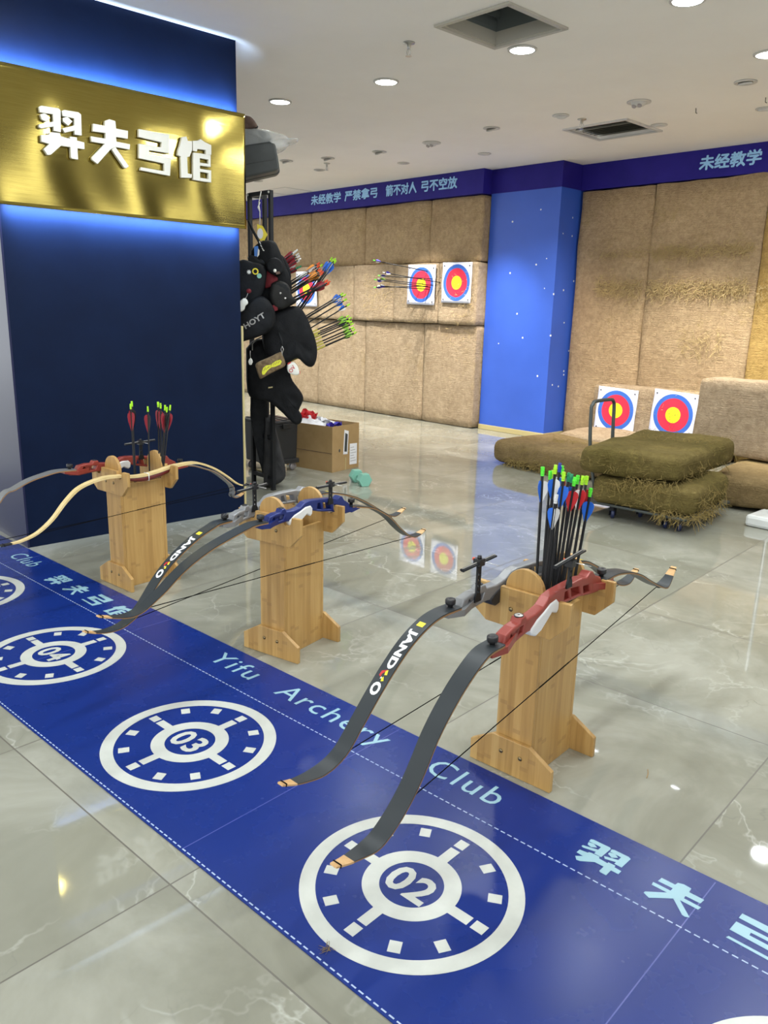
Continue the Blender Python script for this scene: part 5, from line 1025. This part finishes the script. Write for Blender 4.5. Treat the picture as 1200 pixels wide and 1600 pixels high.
rtube(t, c, [(-0.1992, 1.2185), (-0.1357, 1.2663), (-0.0843, 1.2946), (-0.0373, 1.2766), (-0.0024, 1.2156)], -0.066, 0.0025, M['bag2'], 'zip')
t, c = rackthing('keyring_plush', 'small white plush charm with red top at the partition edge', 'charm', [(-0.2062, 1.2799), (-0.1784, 1.3036), (-0.159, 1.2965), (-0.1515, 1.2736), (-0.1675, 1.2578), (-0.1757, 1.2345), (-0.1995, 1.2223), (-0.2146, 1.2489)], 0.40, 0.05, M['letter'], 'plush_body', 14)
b = BM(); cc = (-0.1464, 1.3466); ball(b, (cc[0] - c[0], 0, cc[1] - c[1]), (0.016, 0.01, 0.014), 12); mk('red_top', b, M['redcloth'], t)
rtube(t, c, [(-0.1504, 1.3388), (-0.1586, 1.3157), (-0.1707, 1.2962)], 0.0, 0.002, M['steel'], 'chain')
t, c = rackthing('equipment_bag', 'large black equipment bag bulging to the right with lime arrows behind it', 'bag', [(-0.0773, 1.1514), (-0.0272, 1.2132), (0.0554, 1.2475), (0.1299, 1.2655), (0.1796, 1.2507), (0.2212, 1.1908), (0.2464, 1.1302), (0.2676, 1.0772), (0.2847, 1.0073), (0.285, 0.9491), (0.2682, 0.8944), (0.2428, 0.8773), (0.2089, 0.8893), (0.1541, 0.9343), (0.0952, 0.9041), (0.0113, 0.9027), (-0.0628, 0.9883)], 0.16, 0.22, M['bag'], 'bag_body', 15, 0.012)
rpatch(t, c, [(-0.0314, 1.1429), (-0.0153, 1.1433), (0.0087, 1.116), (0.0005, 1.1038), (-0.0276, 1.1231)], -0.098, M['nock_red'], 'red_pull', 0.006)
rpatch(t, c, [(-0.0472, 1.1703), (-0.0352, 1.1666), (-0.072, 1.1182), (-0.08, 1.126)], -0.10, M['greyprint'], 'grey_pull', 0.004)
rtube(t, c, [(0.0945, 1.2251), (0.1022, 1.138), (0.0855, 1.0576), (0.0932, 0.9568)], -0.104, 0.003, M['bag2'], 'seam')
rtube(t, c, [(0.0329, 1.0966), (0.0529, 1.0489), (0.0568, 1.0168)], -0.112, 0.006, M['bag2'], 'strap')
t, c = rackthing('hip_bag', 'black hip bag hanging lowest, tapering down to the cardboard box', 'bag', [(-0.1807, 0.9831), (-0.1129, 1.0465), (0.0125, 1.0283), (0.0878, 0.9253), (0.1171, 0.7988), (0.1469, 0.748), (0.1856, 0.697), (0.1985, 0.6496), (0.1682, 0.5756), (0.1898, 0.5409), (0.1855, 0.4971), (0.1507, 0.4794), (0.1031, 0.5141), (0.043, 0.5745), (-0.0336, 0.6343), (-0.1185, 0.6592), (-0.1772, 0.7013)], 0.07, 0.16, M['bag'], 'bag_body', 16, 0.01)
rtube(t, c, [(-0.0696, 1.0676), (-0.1109, 1.0464), (-0.1359, 1.0175), (-0.1366, 0.9767)], -0.085, 0.004, M['greyprint'], 'handle_cord')
rpatch(t, c, [(-0.0362, 0.7384), (-0.0069, 0.743), (-0.007, 0.7346), (-0.0363, 0.73)], -0.080, M['wood_edge'], 'pale_tag')
t, c = rackthing('camouflage_pouch', 'camouflage pouch with a yellow script patch and chrome clip', 'pouch', [(-0.1144, 0.8886), (-0.102, 0.9129), (-0.0291, 0.9461), (0.0397, 0.9794), (0.0558, 0.9677), (0.0757, 0.9118), (0.0634, 0.8874), (-0.0099, 0.8499), (-0.0751, 0.8126), (-0.0911, 0.8204)], 0.36, 0.06, M['camo'], 'pouch_body', 17)
rpatch(t, c, [(-0.0739, 0.8529), (-0.0656, 0.881), (-0.0454, 0.8972), (-0.0174, 0.9017), (0.0149, 0.9261), (0.043, 0.9345), (0.0529, 0.9228), (0.0428, 0.9046), (0.0106, 0.8902), (-0.0135, 0.8858), (-0.0377, 0.8655), (-0.0581, 0.8391), (-0.0701, 0.839)], -0.029, M['patch'], 'script_patch')
for p1_, p2_ in [[(-0.0617, 0.8619), (-0.0494, 0.886)], [(-0.0496, 0.87), (-0.0294, 0.8902)], [(-0.0335, 0.8822), (-0.0254, 0.8943)], [(-0.0174, 0.8904), (-0.0093, 0.9085)], [(-0.0014, 0.8987), (0.0068, 0.9147)], [(0.0107, 0.9028), (0.0228, 0.9229)], [(0.0267, 0.911), (0.0388, 0.9271)]]: rtube(t, c, [p1_, p2_], -0.0325, 0.0012, M['camo'], 'script_stroke')
rtube(t, c, [(0.055, 0.9347), (0.0553, 0.9744), (0.0474, 0.998), (0.0555, 1.018), (0.0634, 0.9983), (0.0553, 0.9744)], -0.02, 0.0025, M['steel'], 'clip')
t, c = rackthing('figure_charm', 'tiny white figure charm on a cord, left of the camouflage pouch', 'charm', [(-0.1518, 0.932), (-0.1437, 0.9382), (-0.1358, 0.9323), (-0.13, 0.9164), (-0.1342, 0.9043), (-0.1384, 0.8962), (-0.1504, 0.896), (-0.1543, 0.904), (-0.1581, 0.9159)], 0.34, 0.02, M['letter'], 'figure', 18, 0.0)
rtube(t, c, [(-0.1437, 0.9362), (-0.1453, 0.964), (-0.145, 0.9839)], 0.0, 0.002, M['steel'], 'cord')
t, c = rackthing('plush_ornament', 'cream plush ornament with red lettering right of the camouflage pouch', 'ornament', [(0.0892, 0.8984), (0.1099, 0.911), (0.1347, 0.9115), (0.1553, 0.8872), (0.1635, 0.8627), (0.1677, 0.8421), (0.1469, 0.8294), (0.1137, 0.8372), (0.0931, 0.8492), (0.085, 0.8738)], 0.28, 0.06, M['letter'], 'plush_body', 19)
tb = text_mesh('NOVA' if False else 'OV', 1.0, 0.02); cc = [(0.1129, 0.8445), (0.15, 0.89)]
for v in tb.verts: x_, y_ = v.co.x * 0.033, v.co.y * 0.034; v.co = Vector((cc[0][0] - c[0] + x_ * .60 - y_ * .8, -0.0305, cc[0][1] - c[1] + x_ * .8 + y_ * .60))
mk('lettering', tb, M['skin_red'], t)
rpatch(t, c, [(0.0885, 0.9052), (0.1091, 0.9178), (0.1131, 0.9056), (0.0926, 0.8931)], -0.018, M['skin_red'], 'red_trim', 0.008)
rpatch(t, c, [(0.1541, 0.8574), (0.1705, 0.8576), (0.1705, 0.8412), (0.154, 0.8328)], -0.010, M['skin_red'], 'red_trim', 0.008)
t, c = rackthing('grey_cloth_bag', 'long dark grey cloth bag slumped on the floor against the rack leg', 'bag', [(-0.0628, 0.5097), (-0.0182, 0.501), (0.008, 0.4286), (0.0255, 0.3601), (0.0563, 0.2356), (0.0784, 0.133), (0.0735, 0.0673), (0.0229, 0.025), (-0.0412, 0.0111), (-0.0774, 0.0395), (-0.0745, 0.2816)], -0.13, 0.20, M['greycloth'], 'bag_body', 20, 0.012)
t, c = rackthing('rolled_tube_bag', 'dark tube bag leaning inside the lower half of the rack', 'bag', [(-0.1585, 0.6769), (-0.1007, 0.6954), (-0.0432, 0.6782), (-0.0376, 0.3704), (-0.0449, 0.1011), (-0.0771, 0.0823), (-0.1118, 0.2086), (-0.1455, 0.3699), (-0.1657, 0.5063)], -0.14, 0.11, M['bag2'], 'bag_body', 21, 0.004)
# yellow card on a string
cc = [(-0.0954, 1.7641), (-0.0589, 1.7528), (-0.0304, 1.7021), (-0.0498, 1.666), (-0.0794, 1.665), (-0.0946, 1.7322)]
cA = sum(p[0] for p in cc) / 6; cZ = min(p[1] for p in cc)
t = root('yellow_card', 'yellow card with a round white print hanging on a pale string in the rack', 'card', rk(cA, cZ, 0.12), RKZ)
b = BM(); prism(b, [(a_ - cA, z_ - cZ) for a_, z_ in cc], -0.0015, 0.0015, 'y'); mk('card', b, M['yellow'], t)
q_ = (-0.0768, 1.7069); b = BM(); prism(b, [(q_[0] - cA + 0.019 * math.cos(i_ * PI / 8), q_[1] - cZ + 0.032 * math.sin(i_ * PI / 8)) for i_ in range(16)], -0.0022, -0.0015, 'y'); mk('round_print', b, M['paper'], t)
rtube(t, (cA, cZ), [(-0.0782, 1.7571), (-0.0771, 1.8414), (-0.0845, 1.8868), (-0.0675, 1.9595)], 0.0, 0.003, M['letter'], 'string')
rtube(t, (cA, cZ), [(-0.0771, 1.8414), (-0.0888, 1.8638), (-0.0764, 1.8948)], -0.004, 0.004, M['letter'], 'string_knot')
# arrows in the hanging quivers
def bundle(nocks, dirpx, d, key, vanes, nocks_m, label, group, L=0.74, sleeve=None, vl=0.075, vh=0.014, r=0.0045):
    for i, (a_, z_) in enumerate(nocks):
        q = random.Random(hash(key) % 1000 if False else len(key) * 7 + i); dd = d + q.uniform(-.035, .035)
        p1 = rk(a_, z_, dd); p0 = rk(a_ - dirpx[0], z_ - dirpx[1], dd + q.uniform(-.02, .02) - 0.02); u = (p0 - p1).normalized(); p0 = p1 + u * L
        nk = nocks_m[i % len(nocks_m)]; vs_ = vanes[i % len(vanes)]
        put_arrow(arrow_proto('%s%d%s' % (key, i % len(vanes), nk), L, 'carbon' if sleeve != 2 else 'shaft_lime', vs_, nk, vl, vh, shaft2=sleeve, r=r), p0, p1, label, group, q.uniform(0, 2))
bundle([(0.1599, 1.6199), (0.1648, 1.5922), (0.1719, 1.5809), (0.1789, 1.5647), (0.1706, 1.5529), (0.1457, 1.6055)], (0.13, 0.085), 0.06, 'rb', [('v_dred', 'v_dred', 'v_white'), ('v_dred', 'v_dred', 'v_dred')], ['nock_white'], 'arrow with crimson vanes and white nock in the top bundle of the bag rack', 'crimson vaned arrows in the rack', 0.50)
bundle([(0.1831, 1.5188), (0.1664, 1.5102)], (0.13, 0.075), 0.06, 'rg', [('v_dred', 'v_black', 'v_dred')], ['nock_teal'], 'crimson vaned arrow with green nock just under the white nocked bundle', 'green nocked crimson arrows', 0.50)
bundle([(0.3014, 1.5407), (0.315, 1.4899), (0.3066, 1.5009), (0.3263, 1.4835), (0.3023, 1.5247), (0.3193, 1.4732)], (0.2, 0.13), 0.10, 'ob', [('v_orange', 'v_white', 'v_orange'), ('v_orange', 'v_orange', 'v_black')], ['nock_red'], 'arrow with orange vanes and red nock in the middle bundle of the bag rack', 'orange vaned arrows in the rack', 0.55)
bundle([(0.321, 1.5301), (0.2482, 1.491), (0.24, 1.4386)], (0.2, 0.13), 0.10, 'wb', [('v_white', 'v_white', 'v_black')], ['nock_lime', 'nock_white', 'nock_white'], 'white vaned arrow between the orange vaned ones in the rack', 'white vaned arrows in the rack', 0.5)
bundle([(0.3841, 1.5753), (0.4034, 1.568), (0.4086, 1.5561), (0.3918, 1.5636)], (0.155, 0.22), 0.10, 'bg', [('v_blue', 'v_white', 'v_blue')], ['nock_lime'], 'blue vaned arrow with lime nock in the steep upper bundle of the rack', 'steep blue arrows in the rack', 0.52)
bundle([(0.3534, 1.4336), (0.3656, 1.4223), (0.3606, 1.4105), (0.3484, 1.4266)], (0.2, 0.105), 0.14, 'rn', [('v_dred', 'v_black', 'v_dred')], ['nock_red'], 'dark red vaned arrow with orange nock crossing the half hidden target', 'orange nocked arrows in the rack', 0.55)
bundle([(0.4593, 1.3538), (0.4721, 1.346), (0.481, 1.3156), (0.5006, 1.2845), (0.4511, 1.3353)], (0.2, 0.125), 0.10, 'bl', [('v_blue', 'v_white', 'v_blue')], ['nock_lime'], 'blue vaned arrow with lime nock in the lower blue bundle of the rack', 'lower blue arrows in the rack', 0.55, vl=0.05)
bundle([(0.5051, 1.2093), (0.5183, 1.1975), (0.523, 1.1733), (0.5319, 1.1588), (0.5388, 1.1336), (0.5442, 1.1211), (0.5545, 1.1044), (0.5446, 1.0932), (0.5034, 1.1791)], (0.2, 0.09), 0.04, 'lm', [('v_lime', 'v_lime', 'v_black')], ['nock_lime'], 'lime vaned arrow with two-tone shaft in the lowest bundle of the rack', 'lime vaned arrows in the rack', 0.60, sleeve=('shaft_gold', 0.62), vl=0.05)
# ------------------------------------------------------------------ bin, carton, dumbbell
t = root('wheeled_bin', 'dark grey plastic wheeled bin between the rack and the cardboard box', 'bin', (-5.14, 3.62, 0))
b = BM(); prism(b, [(-.15, .07), (.15, .07), (.17, .385), (-.17, .385)], -0.135, 0.145, 'y'); mk('body', b, M['bin'], t, bevel=0.012)
b = BM(); box(b, -.185, .185, -.15, .155, .385, .405); mk('rim', b, M['bin'], t, bevel=0.005)
b = BM(); box(b, .02, .176, -.13, .15, .065, .100); mk('base_strip', b, M['bin'], t, bevel=0.004)
b = BM(); box(b, .186, .20, -.02, .05, .345, .385); mk('latch', b, M['black'], t, bevel=0.003)
for k_ in range(4): b = BM(); box(b, -.16, .16, -.12 + k_ * .065, -.085 + k_ * .065, .4055, .412); mk('lid_slat', b, M['hat'] if k_ % 2 else M['bin'], t)
for y_ in (-.10, .12):
    for x_ in (-.12, .13): b = BM(); lathe(b, [(0.0001, -.012), (.028, -.012), (.034, 0), (.028, .012), (.0001, .012)], 18, Matrix.Translation((x_, y_, 0.034)) @ Matrix.Rotation(PI / 2, 4, 'Y')); mk('wheel', b, M['lens_off'], t, True)
t = root('cardboard_box', 'open brown cardboard box full of paper targets beside the wheeled bin', 'box', (-5.005, 4.04, 0), 0.2)
bw_, bd_, bh_ = 0.24, 0.172, 0.362
b = BM()
for a_ in ((-bw_, bw_, -bd_, -bd_ + .005, 0, bh_), (-bw_, bw_, bd_ - .005, bd_, 0, bh_), (-bw_, -bw_ + .005, -bd_ + .005, bd_ - .005, 0, bh_), (bw_ - .005, bw_, -bd_ + .005, bd_ - .005, 0, bh_), (-bw_ + .005, bw_ - .005, -bd_ + .005, bd_ - .005, 0, .006)): box(b, *a_)
mk('carton', b, M['kraft'], t)
b = BM(); box(b, -bw_ + .004, bw_ - .004, -bd_ - .0012, -bd_, .148, .152); mk('fold_line', b, M['hat'], t)
b = BM(); box(b, bw_ - .0004, bw_ + .0008, -.004, .004, .0, .10); box(b, bw_ - .0004, bw_ + .0008, -.02, .06, .145, .15); mk('flap_seam', b, M['wood_edge'], t)
tt = mk('taped_sheet', BM(), M['paper'], t); b = BM(); prism(b, [(-.035, .13), (.02, .125), (.032, .31), (-.022, .325)], bw_ + .001, bw_ + .0025, 'x'); b.to_mesh(tt.data); b.free()
b = BM(); prism(b, [(-.022, .15), (.011, .145), (.020, .285), (-.012, .300)], bw_ + .0026, bw_ + .003, 'x'); mk('dark_print', b, M['paperdark'], tt)
b = BM(); prism(b, [(.05, .035), (.145, .03), (.145, .20), (.05, .205)], bw_ + .001, bw_ + .002, 'x'); lb_ = mk('shipping_label', b, M['paper'], t)
for k_ in range(6): b = BM(); box(b, bw_ + .002, bw_ + .0024, .06, .135 - (k_ % 3) * .015, .06 + k_ * .022, .064 + k_ * .022); mk('print_line', b, M['greyprint'], lb_)
b = BM(); prism(b, [(-.082 + .010 * math.cos(i_ * PI / 4), .165 + .014 * math.sin(i_ * PI / 4)) for i_ in range(8)], bw_ + .001, bw_ + .0015, 'x'); mk('handling_mark', b, M['paperdark'], t)
def sheet(lbl, loc, rot, m, w_=0.17, h_=0.13, sd=0):
    s_ = root('crumpled_sheet', lbl, 'paper', loc); s_.rotation_euler = rot
    b = BM(); n_ = 6; vs = [[b.verts.new(((i / n_ - .5) * w_, (j / n_ - .5) * h_, noise.noise(Vector((i * .7 + sd, j * .8, sd))) * 0.05)) for j in range(n_ + 1)] for i in range(n_ + 1)]
    for i in range(n_):
        for j in range(n_): b.faces.new((vs[i][j], vs[i + 1][j], vs[i + 1][j + 1], vs[i][j + 1]))
    b2 = bmesh.ops.extrude_face_region(b, geom=b.faces[:])
    for e in b2['geom']:
        if isinstance(e, bmesh.types.BMVert): e.co.z += 0.0012
    bmesh.ops.recalc_face_normals(b, faces=b.faces[:]); mk('sheet', b, m, s_)
sheet('crumpled white paper sheet at the left inside the cardboard box', (-5.03, 3.96, 0.36), (0.2, 0.15, 0.4), M['paper'], 0.22, 0.16, 1)
sheet('crumpled blue and white sheet at the right inside the cardboard box', (-4.90, 4.07, 0.35), (-0.2, -0.1, 1.0), M['v_purple'], 0.12, 0.09, 2)
sheet('white paper sheet at the back inside the cardboard box', (-4.98, 4.10, 0.36), (-0.3, 0.2, 0.2), M['paper'], 0.2, 0.14, 3)
sheet('folded red target sheet sticking up from the cardboard box under the hip bag', (-5.12, 3.98, 0.40), (0.9, 0.3, 0.7), M['v_red'], 0.13, 0.11, 4)
t = root('dumbbell', 'mint green hexagonal dumbbell lying on the floor before the cardboard box', 'dumbbell', (-4.30, 3.83, 0), -0.33)
hexz = 0.053 * math.cos(PI / 6)
for x_ in (-.075, .075):
    b = BM(); M4 = Matrix.Translation((x_, 0, hexz)) @ Matrix.Rotation(PI / 2, 4, 'Y') @ Matrix.Rotation(0.0, 4, 'Z')
    lathe(b, [(0.0001, -.030), (.049, -.030), (.053, -.026), (.053, .026), (.049, .030), (.0001, .030)], 6, M4 @ Matrix.Rotation(PI / 6, 4, 'Z')); mk('weight_head', b, M['mint'], t)
b = BM(); tube(b, [(-.045, 0, hexz), (0, 0, hexz), (.045, 0, hexz)], [0.013, 0.016, 0.013], 14); mk('handle', b, M['mint'], t)

bm = strands(26, (-.012, .012), (-.002, .002), (-.006, .006), 0.03, 77, r=0.0007, down=0.0)
for v in bm.verts: v.co = Vector((v.co.x * .55, v.co.z * .7, abs(v.co.y) * 0.15 + 0.001))
p_ = [-1.0321, 0.8544, 0.0036]
tag(mk('straw_wisp', bm, M['straw2'], loc=p_), 'tiny brown straw wisp lying on the mat at the edge of the 02 ring', 'straw')
b = BM(); tube(b, [(0, 0, 0.0015), (0.012, -0.02, 0.002), (0.02, -0.042, 0.0015)], 0.0013, 5)
tag(mk('wood_splinter', b, M['kraft'], loc=[-0.935, 1.9561, 0.0]), 'thin brown splinter lying on the marble floor right of the nearest stand', 'splinter')
